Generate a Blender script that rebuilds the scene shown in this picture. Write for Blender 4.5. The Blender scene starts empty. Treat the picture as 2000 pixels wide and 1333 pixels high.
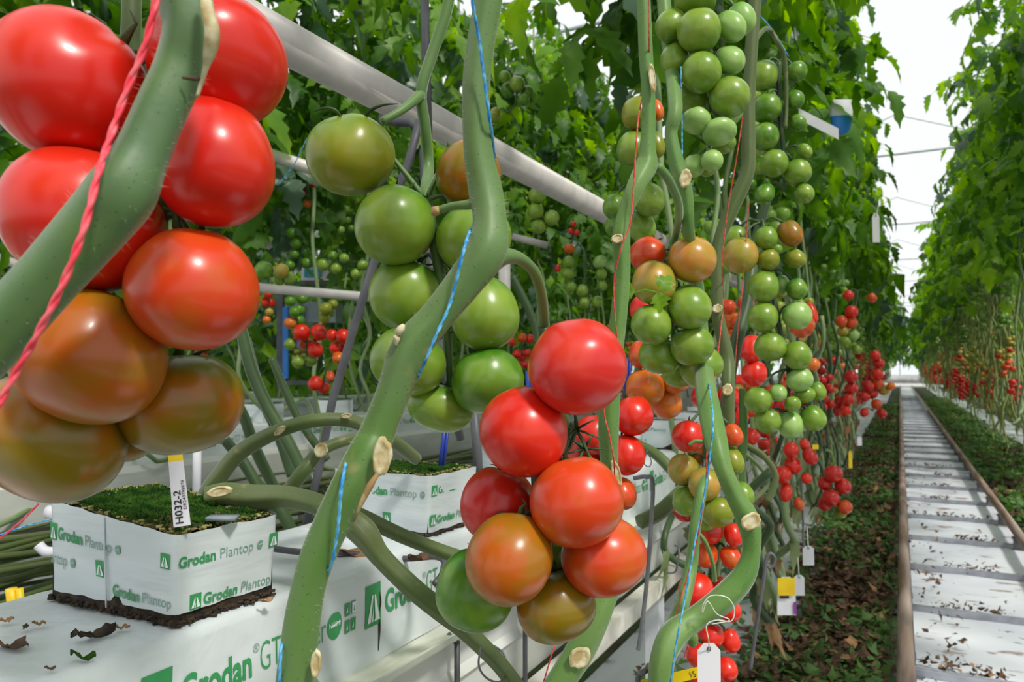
import bpy, math, random
import numpy as np
from mathutils import Vector, Matrix, noise as mnoise

R = math.radians
SC = bpy.context.scene
COL = SC.collection

# ------------------------------------------------------------------ camera, light, exposure
FPX = 1450.0
CAMZ = 1.0
YAW = math.atan(757.0 / FPX)            # camera looks this much left of the aisle direction (+Y)
PITCH = math.atan(56.0 / FPX)
cam_d = bpy.data.cameras.new('camera')
cam_d.sensor_width = 36.0
cam_d.lens = 36.0 * FPX / 2000.0
cam_d.clip_start = 0.02
cam_d.clip_end = 300
cam_d.dof.use_dof = True
cam_d.dof.focus_distance = 0.62
cam_d.dof.aperture_fstop = 14.0
cam = bpy.data.objects.new('camera', cam_d)
COL.objects.link(cam)
cam.location = (0, 0, CAMZ)
cam.rotation_euler = (math.pi / 2 + PITCH, 0, YAW)
SC.camera = cam
CAMM = Matrix.Translation(cam.location) @ cam.rotation_euler.to_matrix().to_4x4()

W = bpy.data.worlds.new('world')
SC.world = W
W.use_nodes = True
wn = W.node_tree.nodes
wn['Background'].inputs[0].default_value = (0.98, 0.99, 1.0, 1)
wn['Background'].inputs[1].default_value = 1.25

sun_d = bpy.data.lights.new('sun', 'SUN')
sun_d.energy = 3.6
sun_d.angle = R(7)
sun_d.color = (1.0, 0.95, 0.88)
sun = bpy.data.objects.new('sun', sun_d)
COL.objects.link(sun)
sun.rotation_euler = Vector((0.60, -0.30, 0.80)).to_track_quat('Z', 'Y').to_euler()

SC.view_settings.view_transform = 'Standard'
SC.view_settings.look = 'None'
SC.view_settings.gamma = 1
SC.view_settings.use_curve_mapping = False
SC.view_settings.exposure = -0.2
SC.cycles.max_bounces = 7
SC.cycles.diffuse_bounces = 3
SC.cycles.glossy_bounces = 2
SC.cycles.transmission_bounces = 4
SC.cycles.transparent_max_bounces = 6
SC.cycles.caustics_reflective = False
SC.cycles.caustics_refractive = False


def P(px, py, d):
    """point seen at photo pixel (px, py) at depth d (metres along the view axis)"""
    return CAMM @ Vector(((px - 1000.0) / FPX * d, (666.5 - py) / FPX * d, -d))


VIEW_BACK = (CAMM.to_3x3() @ Vector((0, 0, -1))).normalized()
VIEW_RIGHT = (CAMM.to_3x3() @ Vector((1, 0, 0))).normalized()
UP = Vector((0, 0, 1))


# ------------------------------------------------------------------ helpers
def lin(c):
    c = c / 255.0
    return c / 12.92 if c <= 0.04045 else ((c + 0.055) / 1.055) ** 2.4


def S(r, g, b):
    return (lin(r), lin(g), lin(b), 1.0)


class MB:
    def __init__(self):
        self.v = []
        self.f = []
        self.m = []

    def add(self, vs, fs, mi=0):
        o = len(self.v)
        self.v.extend([tuple(p) for p in vs])
        for f in fs:
            self.f.append(tuple(i + o for i in f))
            self.m.append(mi)

    def merge(self, other, mat=None, mi=None):
        o = len(self.v)
        if mat is None:
            self.v.extend(other.v)
        else:
            self.v.extend([tuple(mat @ Vector(p)) for p in other.v])
        for f, k in zip(other.f, other.m):
            self.f.append(tuple(i + o for i in f))
            self.m.append(k if mi is None else mi)

    def box(self, c, s, rz=0.0, mi=0, bev=0.0):
        sx, sy, sz = s[0] / 2, s[1] / 2, s[2] / 2
        M = Matrix.Translation(c) @ Matrix.Rotation(rz, 4, 'Z')
        vs = [M @ Vector((x * sx, y * sy, z * sz)) for z in (-1, 1) for x, y in ((-1, -1), (1, -1), (1, 1), (-1, 1))]
        self.add(vs, [(3, 2, 1, 0), (4, 5, 6, 7), (0, 1, 5, 4), (1, 2, 6, 5), (2, 3, 7, 6), (3, 0, 4, 7)], mi)

    def tube(self, pts, rad, seg=8, mi=0, ridge=0.0, rn=3, cap=True, ph=0.0, flat=1.0):
        pts = [Vector(p) for p in pts]
        n = len(pts)
        if not hasattr(rad, '__len__'):
            rad = [rad] * n
        t0 = (pts[1] - pts[0]).normalized()
        ref = Vector((0, 0, 1)) if abs(t0.z) < 0.9 else Vector((1, 0, 0))
        nx = t0.cross(ref).normalized()
        vs = []
        for i in range(n):
            if i == 0:
                t = t0
            elif i == n - 1:
                t = (pts[i] - pts[i - 1]).normalized()
            else:
                t = (pts[i + 1] - pts[i - 1]).normalized()
            nx = (nx - t * nx.dot(t))
            nx = nx.normalized() if nx.length > 1e-6 else t.orthogonal().normalized()
            ny = t.cross(nx)
            for k in range(seg):
                a = 2 * math.pi * k / seg
                r = rad[i] * (1 + ridge * math.cos(rn * a + ph + i * 0.02))
                vs.append(pts[i] + nx * (math.cos(a) * r) + ny * (math.sin(a) * r * flat))
        fs = []
        for i in range(n - 1):
            for k in range(seg):
                a, b = i * seg + k, i * seg + (k + 1) % seg
                fs.append((a, b, b + seg, a + seg))
        if cap:
            fs.append(tuple(range(seg - 1, -1, -1)))
            fs.append(tuple(range((n - 1) * seg, n * seg)))
        self.add(vs, fs, mi)

    def mesh(self, name, mats, smooth=True):
        me = bpy.data.meshes.new(name)
        me.from_pydata(self.v, [], self.f)
        for m in mats:
            me.materials.append(m)
        if len(mats) > 1:
            me.polygons.foreach_set('material_index', self.m)
        if smooth:
            me.polygons.foreach_set('use_smooth', [True] * len(me.polygons))
        me.update()
        return me

    def build(self, name, mats, parent=None, smooth=True):
        if not isinstance(mats, (list, tuple)):
            mats = [mats]
        return link(name, self.mesh(name, mats, smooth), parent)


def link(name, me, parent=None):
    o = bpy.data.objects.new(name, me)
    COL.objects.link(o)
    if parent is not None:
        o.parent = parent
        q = parent
        loc = Vector((0, 0, 0))
        while q is not None:
            loc += Vector(q.location) + (Vector(q.matrix_parent_inverse.translation) if q.parent else Vector((0, 0, 0)))
            q = q.parent
        o.matrix_parent_inverse = Matrix.Translation(-loc)
    return o


def empty(name, loc=(0, 0, 0)):
    o = bpy.data.objects.new(name, None)
    o.empty_display_size = 0.02
    COL.objects.link(o)
    o.location = loc
    return o


def tag(o, label=None, cat=None, group=None, kind=None):
    if label:
        o['label'] = label
    if cat:
        o['category'] = cat
    if group:
        o['group'] = group
    if kind:
        o['kind'] = kind
    return o


def spline(pts, rads=None, sub=6):
    """Catmull-Rom through points (and radii)"""
    P_ = [Vector(p) for p in pts]
    if rads is None:
        rads = [0] * len(P_)
    n = len(P_)
    out, ro = [], []
    for i in range(n - 1):
        p0, p1, p2, p3 = P_[max(i - 1, 0)], P_[i], P_[i + 1], P_[min(i + 2, n - 1)]
        r0, r1, r2, r3 = rads[max(i - 1, 0)], rads[i], rads[i + 1], rads[min(i + 2, n - 1)]
        for s in range(sub):
            t = s / sub
            t2, t3 = t * t, t * t * t
            out.append(0.5 * ((2 * p1) + (p2 - p0) * t + (2 * p0 - 5 * p1 + 4 * p2 - p3) * t2 + (3 * p1 - p0 - 3 * p2 + p3) * t3))
            ro.append(0.5 * ((2 * r1) + (r2 - r0) * t + (2 * r0 - 5 * r1 + 4 * r2 - r3) * t2 + (3 * r1 - r0 - 3 * r2 + r3) * t3))
    out.append(P_[-1])
    ro.append(rads[-1])
    return out, ro


# ------------------------------------------------------------------ materials
def new_mat(name):
    m = bpy.data.materials.new(name)
    m.use_nodes = True
    nt = m.node_tree
    b = nt.nodes['Principled BSDF']
    return m, nt, b


def noise_mix(nt, ca, cb, scale, lo=0.4, hi=0.6, coord='Object', detail=4, stretch=None, rnd=False):
    tc = nt.nodes.new('ShaderNodeTexCoord')
    src = tc.outputs[coord]
    if rnd:
        oi = nt.nodes.new('ShaderNodeObjectInfo')
        ad = nt.nodes.new('ShaderNodeVectorMath')
        ad.operation = 'MULTIPLY_ADD'
        cx = nt.nodes.new('ShaderNodeCombineXYZ')
        for k in range(3):
            nt.links.new(oi.outputs['Random'], cx.inputs[k])
        ad.inputs[1].default_value = (17.3, 11.7, 23.1)
        nt.links.new(cx.outputs[0], ad.inputs[0])
        nt.links.new(src, ad.inputs[2])
        src = ad.outputs[0]
    if stretch:
        mp = nt.nodes.new('ShaderNodeMapping')
        mp.inputs['Scale'].default_value = stretch
        nt.links.new(src, mp.inputs[0])
        src = mp.outputs[0]
    n = nt.nodes.new('ShaderNodeTexNoise')
    n.inputs['Scale'].default_value = scale
    n.inputs['Detail'].default_value = detail
    nt.links.new(src, n.inputs['Vector'])
    r = nt.nodes.new('ShaderNodeMapRange')
    r.inputs[1].default_value = lo
    r.inputs[2].default_value = hi
    nt.links.new(n.outputs[0], r.inputs[0])
    mx = nt.nodes.new('ShaderNodeMix')
    mx.data_type = 'RGBA'
    nt.links.new(r.outputs[0], mx.inputs[0])
    for sock, c in ((mx.inputs[6], ca), (mx.inputs[7], cb)):
        if isinstance(c, tuple):
            sock.default_value = c
        else:
            nt.links.new(c, sock)
    return mx.outputs[2], n


def add_bump(nt, b, scale, strength, dist=0.002, coord='Object', detail=3, stretch=None):
    tc = nt.nodes.new('ShaderNodeTexCoord')
    src = tc.outputs[coord]
    if stretch:
        mp = nt.nodes.new('ShaderNodeMapping')
        mp.inputs['Scale'].default_value = stretch
        nt.links.new(src, mp.inputs[0])
        src = mp.outputs[0]
    n = nt.nodes.new('ShaderNodeTexNoise')
    n.inputs['Scale'].default_value = scale
    n.inputs['Detail'].default_value = detail
    nt.links.new(src, n.inputs['Vector'])
    bp = nt.nodes.new('ShaderNodeBump')
    bp.inputs['Strength'].default_value = strength
    bp.inputs['Distance'].default_value = dist
    nt.links.new(n.outputs[0], bp.inputs['Height'])
    nt.links.new(bp.outputs[0], b.inputs['Normal'])


def simple(name, ca, cb=None, scale=5, rough=0.5, lo=0.4, hi=0.6, metal=0.0, bump=None, coord='Object', rnd=False, stretch=None, spec=0.5):
    m, nt, b = new_mat(name)
    b.inputs['Roughness'].default_value = rough
    b.inputs['Metallic'].default_value = metal
    b.inputs['Specular IOR Level'].default_value = spec
    out, _ = noise_mix(nt, ca, cb or ca, scale, lo, hi, coord, rnd=rnd, stretch=stretch)
    nt.links.new(out, b.inputs['Base Color'])
    if bump:
        add_bump(nt, b, bump[0], bump[1], bump[2], coord, stretch=stretch)
    return m


def tomato_mat(name, main, second, shoulder, sh_pos=0.35, amt=(0.42, 0.62)):
    """ripening skin: blotches of a second colour, another tint round the stalk end"""
    m, nt, b = new_mat(name)
    blot, _ = noise_mix(nt, main, second, 1.1, amt[0], amt[1], 'Object', 2, rnd=True)
    tc = nt.nodes.new('ShaderNodeTexCoord')
    sp = nt.nodes.new('ShaderNodeSeparateXYZ')
    nt.links.new(tc.outputs['Object'], sp.inputs[0])
    nz = nt.nodes.new('ShaderNodeTexNoise')
    nz.inputs['Scale'].default_value = 2.2
    nt.links.new(tc.outputs['Object'], nz.inputs['Vector'])
    ad = nt.nodes.new('ShaderNodeMath')
    ad.operation = 'MULTIPLY_ADD'
    ad.inputs[1].default_value = 0.7
    nt.links.new(nz.outputs[0], ad.inputs[0])
    nt.links.new(sp.outputs[2], ad.inputs[2])
    r = nt.nodes.new('ShaderNodeMapRange')
    r.inputs[1].default_value = sh_pos + 0.1
    r.inputs[2].default_value = 1.15
    r.interpolation_type = 'SMOOTHSTEP'
    nt.links.new(ad.outputs[0], r.inputs[0])
    mx = nt.nodes.new('ShaderNodeMix')
    mx.data_type = 'RGBA'
    nt.links.new(r.outputs[0], mx.inputs[0])
    nt.links.new(blot, mx.inputs[6])
    mx.inputs[7].default_value = shoulder
    # tiny pale specks
    vo = nt.nodes.new('ShaderNodeTexVoronoi')
    vo.inputs['Scale'].default_value = 34
    nt.links.new(tc.outputs['Object'], vo.inputs['Vector'])
    rr = nt.nodes.new('ShaderNodeMapRange')
    rr.inputs[1].default_value = 0.10
    rr.inputs[2].default_value = 0.04
    rr.inputs[4].default_value = 0.12
    nt.links.new(vo.outputs['Distance'], rr.inputs[0])
    mx2 = nt.nodes.new('ShaderNodeMix')
    mx2.data_type = 'RGBA'
    nt.links.new(rr.outputs[0], mx2.inputs[0])
    nt.links.new(mx.outputs[2], mx2.inputs[6])
    mx2.inputs[7].default_value = S(235, 190, 110)
    nt.links.new(mx2.outputs[2], b.inputs['Base Color'])
    b.inputs['Roughness'].default_value = 0.30
    b.inputs['Specular IOR Level'].default_value = 0.45
    b.inputs['Coat Weight'].default_value = 0.12
    b.inputs['Coat Roughness'].default_value = 0.12
    return m


TM = {
    'red': tomato_mat('skin_red', S(214, 30, 16), S(222, 48, 22), S(205, 40, 18)),
    'pinkred': tomato_mat('skin_pink_red', S(212, 40, 34), S(220, 58, 40), S(214, 60, 34)),
    'deepred': tomato_mat('skin_deep_red', S(190, 24, 20), S(206, 38, 26), S(186, 34, 20)),
    'orangered': tomato_mat('skin_orange_red', S(214, 62, 22), S(200, 88, 24), S(208, 80, 26)),
    'orange': tomato_mat('skin_orange', S(216, 120, 34), S(222, 96, 30), S(206, 110, 34)),
    'brown': tomato_mat('skin_orange_brown', S(182, 86, 14), S(160, 104, 18), S(138, 104, 18)),
    'tan': tomato_mat('skin_tan', S(196, 128, 50), S(180, 138, 50), S(140, 118, 34)),
    'olive': tomato_mat('skin_olive', S(130, 106, 12), S(164, 96, 12), S(90, 96, 14)),
    'khaki': tomato_mat('skin_khaki', S(160, 146, 54), S(186, 140, 60), S(130, 134, 44)),
    'yellowgreen': tomato_mat('skin_yellow_green', S(126, 138, 30), S(142, 140, 36), S(96, 130, 28)),
    'green': tomato_mat('skin_green', S(112, 146, 42), S(132, 158, 56), S(76, 124, 28)),
    'darkgreen': tomato_mat('skin_dark_green', S(78, 124, 20), S(112, 148, 48), S(44, 108, 18)),
    'palegreen': tomato_mat('skin_pale_green', S(142, 180, 92), S(158, 190, 108), S(84, 150, 48)),
}
CNAME = {'red': 'bright red', 'pinkred': 'pinkish red', 'deepred': 'deep red', 'orangered': 'orange-red', 'orange': 'orange',
         'brown': 'orange-brown', 'tan': 'tan orange', 'olive': 'olive brown', 'khaki': 'yellowish olive',
         'yellowgreen': 'yellow-green', 'green': 'green', 'darkgreen': 'dark green', 'palegreen': 'pale green'}


def stem_mat(name, c1, c2, c3, dots=True):
    m, nt, b = new_mat(name)
    a, _ = noise_mix(nt, c1, c2, 14, 0.35, 0.65, 'Object', 3)
    a2, _ = noise_mix(nt, a, c3, 45, 0.66, 0.78, 'Object', 5)
    out = a2
    if dots:
        tc = nt.nodes.new('ShaderNodeTexCoord')
        vo = nt.nodes.new('ShaderNodeTexVoronoi')
        vo.inputs['Scale'].default_value = 260
        nt.links.new(tc.outputs['Object'], vo.inputs['Vector'])
        rr = nt.nodes.new('ShaderNodeMapRange')
        rr.inputs[1].default_value = 0.17
        rr.inputs[2].default_value = 0.10
        rr.inputs[4].default_value = 0.6
        nt.links.new(vo.outputs['Distance'], rr.inputs[0])
        mx = nt.nodes.new('ShaderNodeMix')
        mx.data_type = 'RGBA'
        nt.links.new(rr.outputs[0], mx.inputs[0])
        nt.links.new(out, mx.inputs[6])
        mx.inputs[7].default_value = S(38, 62, 40)
        out = mx.outputs[2]
    nt.links.new(out, b.inputs['Base Color'])
    b.inputs['Roughness'].default_value = 0.5
    b.inputs['Sheen Weight'].default_value = 0.25
    b.inputs['Sheen Roughness'].default_value = 0.4
    add_bump(nt, b, 180, 0.25, 0.0008)
    return m


M_STEM_A = stem_mat('stem_blue_green', S(92, 122, 62), S(74, 104, 66), S(124, 134, 80))
M_STEM_B = stem_mat('stem_mid_green', S(80, 118, 44), S(94, 124, 68), S(128, 132, 78))
M_STEM_C = stem_mat('stem_fresh_green', S(88, 130, 54), S(108, 140, 72), S(134, 144, 84))
M_STEM_D = stem_mat('stem_dull_green', S(76, 96, 40), S(90, 102, 58), S(140, 132, 86))
M_STEM_DARK = stem_mat('stem_dark_green', S(46, 70, 34), S(60, 84, 42), S(100, 100, 60), dots=False)
M_STEM_GREY = stem_mat('stem_grey_green', S(132, 150, 104), S(108, 136, 84), S(160, 160, 120), dots=False)
M_CALYX = simple('calyx_green', S(44, 66, 32), S(70, 92, 44), 40, 0.6)
M_HAIR = simple('hair_pale', S(196, 204, 170), rough=0.6)
M_SCAR = simple('cut_scar', S(216, 206, 170), S(178, 156, 106), 120, 0.8, bump=(160, 0.5, 0.001))
M_SCAR_RIM = simple('scar_rim', S(150, 120, 74), S(190, 170, 120), 90, 0.8)


def leaf_mat(name, c1, c2, trans=0.45, rough=0.42, tc_=None):
    m = bpy.data.materials.new(name)
    m.use_nodes = True
    nt = m.node_tree
    b = nt.nodes['Principled BSDF']
    out = nt.nodes['Material Output']
    col, _ = noise_mix(nt, c1, c2, 7, 0.35, 0.65, 'Object', 2, rnd=True)
    nt.links.new(col, b.inputs['Base Color'])
    b.inputs['Roughness'].default_value = rough
    b.inputs['Specular IOR Level'].default_value = 0.35
    tr = nt.nodes.new('ShaderNodeBsdfTranslucent')
    hs = nt.nodes.new('ShaderNodeHueSaturation')
    hs.inputs['Hue'].default_value = 0.485
    hs.inputs['Saturation'].default_value = 1.15
    hs.inputs['Value'].default_value = 2.1
    nt.links.new(col, hs.inputs['Color'])
    nt.links.new(hs.outputs[0], tr.inputs['Color'])
    mx = nt.nodes.new('ShaderNodeMixShader')
    mx.inputs[0].default_value = trans
    nt.links.new(b.outputs[0], mx.inputs[1])
    nt.links.new(tr.outputs[0], mx.inputs[2])
    nt.links.new(mx.outputs[0], out.inputs['Surface'])
    return m


M_LEAF = leaf_mat('leaf_green', S(58, 98, 34), S(92, 134, 50))
M_LEAF2 = leaf_mat('leaf_bright', S(104, 150, 52), S(136, 172, 66), 0.55)
M_LEAF3 = leaf_mat('leaf_blue_green', S(60, 90, 64), S(96, 120, 98), 0.3, 0.36)
M_PLASTIC = simple('white_film', S(214, 220, 222), S(202, 210, 212), 6, 0.32, bump=(26, 0.5, 0.006))
M_PLASTIC_FACE = simple('white_film_wrinkled', S(208, 216, 218), S(198, 207, 210), 9, 0.36, bump=(9, 0.5, 0.006), stretch=(1, 1, 4))
M_PRINT = simple('green_print', S(46, 142, 80), S(58, 150, 90), 30, 0.5)
M_PRINT_PALE = simple('grey_green_print', S(108, 150, 128), S(126, 160, 140), 30, 0.5)
M_PRINT_WHITE = simple('print_white', S(222, 230, 228), rough=0.5)
M_BLACK = simple('black_ink', S(24, 24, 26), rough=0.6)
M_STEEL = simple('galvanised_grey', S(120, 122, 126), S(96, 98, 104), 25, 0.45, metal=0.3)
M_DARKSTEEL = simple('dark_grey_steel', S(98, 98, 102), S(78, 78, 84), 20, 0.5, metal=0.1)
M_PIPE = simple('painted_pipe', S(214, 206, 202), S(196, 190, 188), 14, 0.4, bump=(4, 0.1, 0.002))
M_GUTTER = simple('gutter_white', S(216, 218, 216), S(196, 198, 190), 12, 0.4, stretch=(1, 0.2, 1))
M_BAR = simple('bar_off_white', S(214, 212, 204), S(190, 186, 172), 20, 0.5)
M_ALGAE = simple('algae_lip', S(206, 210, 196), S(128, 138, 78), 18, 0.5, lo=0.48, hi=0.66, stretch=(1, 0.25, 1))
M_SUBSTRATE = simple('substrate_brown', S(120, 104, 62), S(52, 40, 24), 60, 0.95, bump=(200, 1.0, 0.003))
M_MOSS = simple('moss_green', S(22, 52, 12), S(52, 84, 24), 90, 0.95, spec=0.1)
M_WOOLEDGE = simple('wool_edge', S(168, 158, 96), S(110, 110, 56), 120, 0.95)
M_DARKBROWN = simple('dark_brown', S(30, 24, 18), S(66, 52, 36), 90, 0.95, bump=(140, 1, 0.003))
M_YELLOW = simple('yellow_plastic', S(238, 204, 20), S(226, 186, 16), 20, 0.4)
M_WHITE = simple('tag_white', S(226, 224, 230), S(214, 212, 220), 12, 0.5)
M_BLUE = simple('blue_plastic', S(30, 52, 150), S(40, 70, 170), 12, 0.4)
M_BLUE2 = simple('bright_blue', S(30, 120, 210), S(40, 130, 220), 12, 0.4)
M_STR_RED = simple('red_twine', S(246, 60, 80), S(250, 110, 120), 160, 0.55)
M_STR_DRED = simple('dark_red_twine', S(190, 50, 44), S(214, 90, 80), 160, 0.6)
M_STR_BLUE = simple('blue_twine', S(20, 130, 205), S(110, 190, 230), 150, 0.45)
M_STR_WHITE = simple('white_twine', S(226, 226, 214), S(206, 206, 190), 150, 0.6)
M_DRY = simple('dry_leaf', S(104, 76, 54), S(66, 48, 36), 40, 0.9)
M_DRY2 = simple('dry_leaf_pale', S(164, 124, 84), S(136, 100, 68), 40, 0.85)
M_GREYBOX = simple('grey_box', S(132, 144, 150), S(120, 132, 140), 10, 0.5)
M_TEAL = simple('teal_panel', S(60, 160, 180), S(50, 140, 170), 10, 0.4)
M_RUST = simple('rail_rusty', S(158, 140, 128), S(122, 98, 80), 20, 0.55, metal=0.15, stretch=(1, 0.1, 1))
M_CONCRETE = simple('concrete', S(190, 190, 186), S(170, 170, 168), 3, 0.8)
M_ALU = simple('aluminium_bar', S(214, 218, 222), S(200, 204, 208), 5, 0.4)


# ------------------------------------------------------------------ the setting
def quad_grid(x0, x1, y0, y1, z, nx, ny, fz=None):
    vs, fs = [], []
    for j in range(ny + 1):
        for i in range(nx + 1):
            x, y = x0 + (x1 - x0) * i / nx, y0 + (y1 - y0) * j / ny
            vs.append((x, y, z + (fz(x, y) if fz else 0)))
    for j in range(ny):
        for i in range(nx):
            a = j * (nx + 1) + i
            fs.append((a, a + 1, a + nx + 2, a + nx + 1))
    return vs, fs


def build_setting():
    # floor: soil between the rows, white ground cover under the gutters
    m, nt, b = new_mat('soil_floor')
    a, _ = noise_mix(nt, S(50, 42, 30), S(76, 66, 44), 7, 0.35, 0.65, 'Object', 6)
    a2, _ = noise_mix(nt, a, S(54, 76, 34), 3.1, 0.42, 0.55, 'Object', 6)
    nt.links.new(a2, b.inputs['Base Color'])
    b.inputs['Roughness'].default_value = 0.95
    add_bump(nt, b, 26, 0.8, 0.02)
    mb = MB()
    mb.add(*quad_grid(-26, 22, -6, 62, -0.03, 1, 1))
    o = mb.build('floor', m)
    tag(o, kind='structure')
    # white ground cover strips under each row
    m, nt, b = new_mat('ground_cover')
    a, _ = noise_mix(nt, S(200, 204, 206), S(178, 182, 182), 2.0, 0.35, 0.65, 'Object', 5)
    a2, _ = noise_mix(nt, a, S(96, 80, 58), 5.5, 0.57, 0.66, 'Object', 7)
    nt.links.new(a2, b.inputs['Base Color'])
    b.inputs['Roughness'].default_value = 0.5
    mb = MB()
    for xc in (-0.65, -2.25, -3.85, -5.45, -7.05, 1.55, 3.15):
        w = 0.28 if xc != 1.55 else 0.3
        mb.add(*quad_grid(xc - w, xc + w, -2, 50, -0.012, 1, 60, lambda x, y: 0.01 * math.sin(y * 9 + x * 5)))
    o = mb.build('floor_cover', m)
    tag(o, kind='structure')
    # the aisle path: white sheet lying between the rails
    m, nt, b = new_mat('path_sheet')
    tc = nt.nodes.new('ShaderNodeTexCoord')
    a, _ = noise_mix(nt, S(232, 235, 242), S(206, 210, 220), 1.6, 0.4, 0.62, 'Object', 4)
    a2, _ = noise_mix(nt, a, S(128, 96, 72), 7.5, 0.60, 0.68, 'Object', 8, stretch=(0.8, 1.4, 1))
    nt.links.new(a2, b.inputs['Base Color'])
    b.inputs['Roughness'].default_value = 0.45
    mb = MB()
    mb.add(*quad_grid(0.03, 0.60, 0.5, 48.5, -0.008, 12, 400, lambda x, y: 0.006 * mnoise.noise(Vector((x * 7, y * 5, 0)))))
    o = mb.build('floor_path', m)
    tag(o, kind='structure')
    # concrete cross path and a second stretch beyond it
    mb = MB()
    mb.box((0, 56, -0.01), (50, 12, 0.05))
    o = mb.build('floor_crossing', M_CONCRETE)
    tag(o, kind='structure')
    # end wall: frosted glass with bars
    g, nt, b = new_mat('frosted_glass')
    b.inputs['Base Color'].default_value = S(226, 232, 238)
    b.inputs['Roughness'].default_value = 0.25
    tr = nt.nodes.new('ShaderNodeBsdfTransparent')
    tr.inputs[0].default_value = (0.96, 0.98, 0.98, 1)
    mx = nt.nodes.new('ShaderNodeMixShader')
    mx.inputs[0].default_value = 0.95
    nt.links.new(b.outputs[0], mx.inputs[1])
    nt.links.new(tr.outputs[0], mx.inputs[2])
    nt.links.new(mx.outputs[0], nt.nodes['Material Output'].inputs['Surface'])
    mb = MB()
    mb.box((0, 62, 3.2), (50, 0.01, 5.6))
    o = mb.build('window_1', g)
    tag(o, kind='structure')
    mb = MB()
    mb.box((0, 61.9, 0.3), (50, 0.12, 0.65))
    tag(mb.build('wall_end', M_CONCRETE), kind='structure')
    fr = MB()
    for k in range(-12, 13):
        fr.box((k * 2.0, 61.9, 3.3), (0.06, 0.06, 5.4))
    for z in (1.4, 2.6, 4.0, 5.95):
        fr.box((0, 61.9, z), (50, 0.06, 0.06))
    tag(fr.build('trim_1', M_ALU), kind='structure')
    # glass roof with glazing bars
    mb = MB()
    for k in range(-6, 6):
        x0 = k * 4.0 - 2.0
        mb.add([(x0, -6, 5.6), (x0 + 2, -6, 6.4), (x0 + 2, 62, 6.4), (x0, 62, 5.6)], [(0, 1, 2, 3)])
        mb.add([(x0 + 2, -6, 6.4), (x0 + 4, -6, 5.6), (x0 + 4, 62, 5.6), (x0 + 2, 62, 6.4)], [(0, 1, 2, 3)])
    tag(mb.build('ceiling', g, smooth=False), kind='structure')
    fr = MB()
    for k in range(-6, 7):
        fr.tube([(k * 4.0 - 2, -6, 5.55), (k * 4.0 - 2, 62, 5.55)], 0.05, 6)
    for j in range(0, 7):
        y = 9 + j * 8.5
        fr.tube([(-24, y, 5.55), (24, y, 5.55)], 0.03, 6)
        for k in range(-6, 6):
            fr.tube([(k * 4.0 - 2, y, 5.6), (k * 4.0, y, 6.4), (k * 4.0 + 2, y, 5.6)], 0.015, 4)
    tag(fr.build('trim_2', M_ALU), kind='structure')


build_setting()


# ------------------------------------------------------------------ rails in the aisle
def rails():
    for k, (x, lab) in enumerate(((0.0, 'dull steel pipe rail along the edge of the path nearest the left row of plants'),
                                  (0.575, 'dull steel pipe rail on posts along the path edge facing the other row'))):
        t = empty('pipe_rail', (x, 0.5, 0))
        tag(t, lab, 'rail', 'rails of the aisle path')
        mb = MB()
        mb.tube([(x, 0.6, 0.075), (x, 48.2, 0.075)], 0.0255, 14)
        mb.build('rail_pipe', M_RUST, t)
        for j in range(24):
            y = 2.83 + 0.74 * j
            q = MB()
            q.box((x, y, 0.02), (0.05, 0.045, 0.075))
            q.box((x, y, -0.012), (0.10, 0.09, 0.012))
            q.box((x, y, 0.052), (0.062, 0.06, 0.008))
            q.build('support_foot', M_STEEL, t, smooth=False)
    # sleepers across the path
    p = MB()
    p.box((0, 0, 0), (0.54, 0.034, 0.022))
    p.box((0, 0, 0.012), (0.54, 0.014, 0.005))
    me = p.mesh('sleeper', [simple('sleeper_zinc', S(168, 172, 182), S(140, 142, 150), 9, 0.5)], smooth=False)
    for j in range(40):
        o = link('rail_sleeper', me)
        o.location = (0.287, 2.83 + 0.74 * j, 0.004)
        if j < 9:
            ordn = ['first', 'second', 'third', 'fourth', 'fifth', 'sixth', 'seventh', 'eighth', 'ninth'][j]
            tag(o, 'grey steel crossbar lying on the white path, %s counted from the viewer' % ordn, 'crossbar', 'crossbars of the aisle path')
        else:
            tag(o, 'thin grey steel crossbar far along the white aisle path', 'crossbar', 'crossbars of the aisle path')


rails()

rng = random.Random(7)


# ------------------------------------------------------------------ leaves
def leaflet(L, Wd, droop, fold, rg, n=6, curl=0.0):
    """lobed leaflet along +Y, returns verts, faces"""
    vs, fs = [], []
    ph = rg.random() * 6
    fine = n >= 8
    cols = (-1, -0.5, 0, 0.5, 1) if fine else (-1, 0, 1)
    m = len(cols)
    for i in range(n + 1):
        t = i / n
        w = Wd * (math.sin(math.pi * min(1, t ** 0.70)) ** 0.85) * (1.0 + (0.26 if i % 2 else -0.22) + rg.uniform(-0.08, 0.08)) if 0 < i < n else 0.0012
        y = L * t
        z = -droop * t * t * L
        sw = 0.06 * L * math.sin(t * 3 + ph)
        tw = curl * t
        for s in cols:
            x = s * w
            a_ = abs(s)
            zz = z + fold * w * a_ * (1.4 - 0.7 * a_) - a_ * a_ * w * 0.45 * t + 0.05 * w * math.sin(i * 2.1 + s * 5 + ph) * a_ + (0.06 * w if (fine and a_ == 0.5) else 0)
            vs.append((x * math.cos(tw) + sw, y + (0.12 * L * a_ if i % 2 else 0.02 * L * a_) * (1 - t), zz + x * math.sin(tw)))
    for i in range(n):
        for k in range(m - 1):
            a = i * m + k
            fs.append((a, a + 1, a + m + 1, a + m))
    return vs, fs


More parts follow.
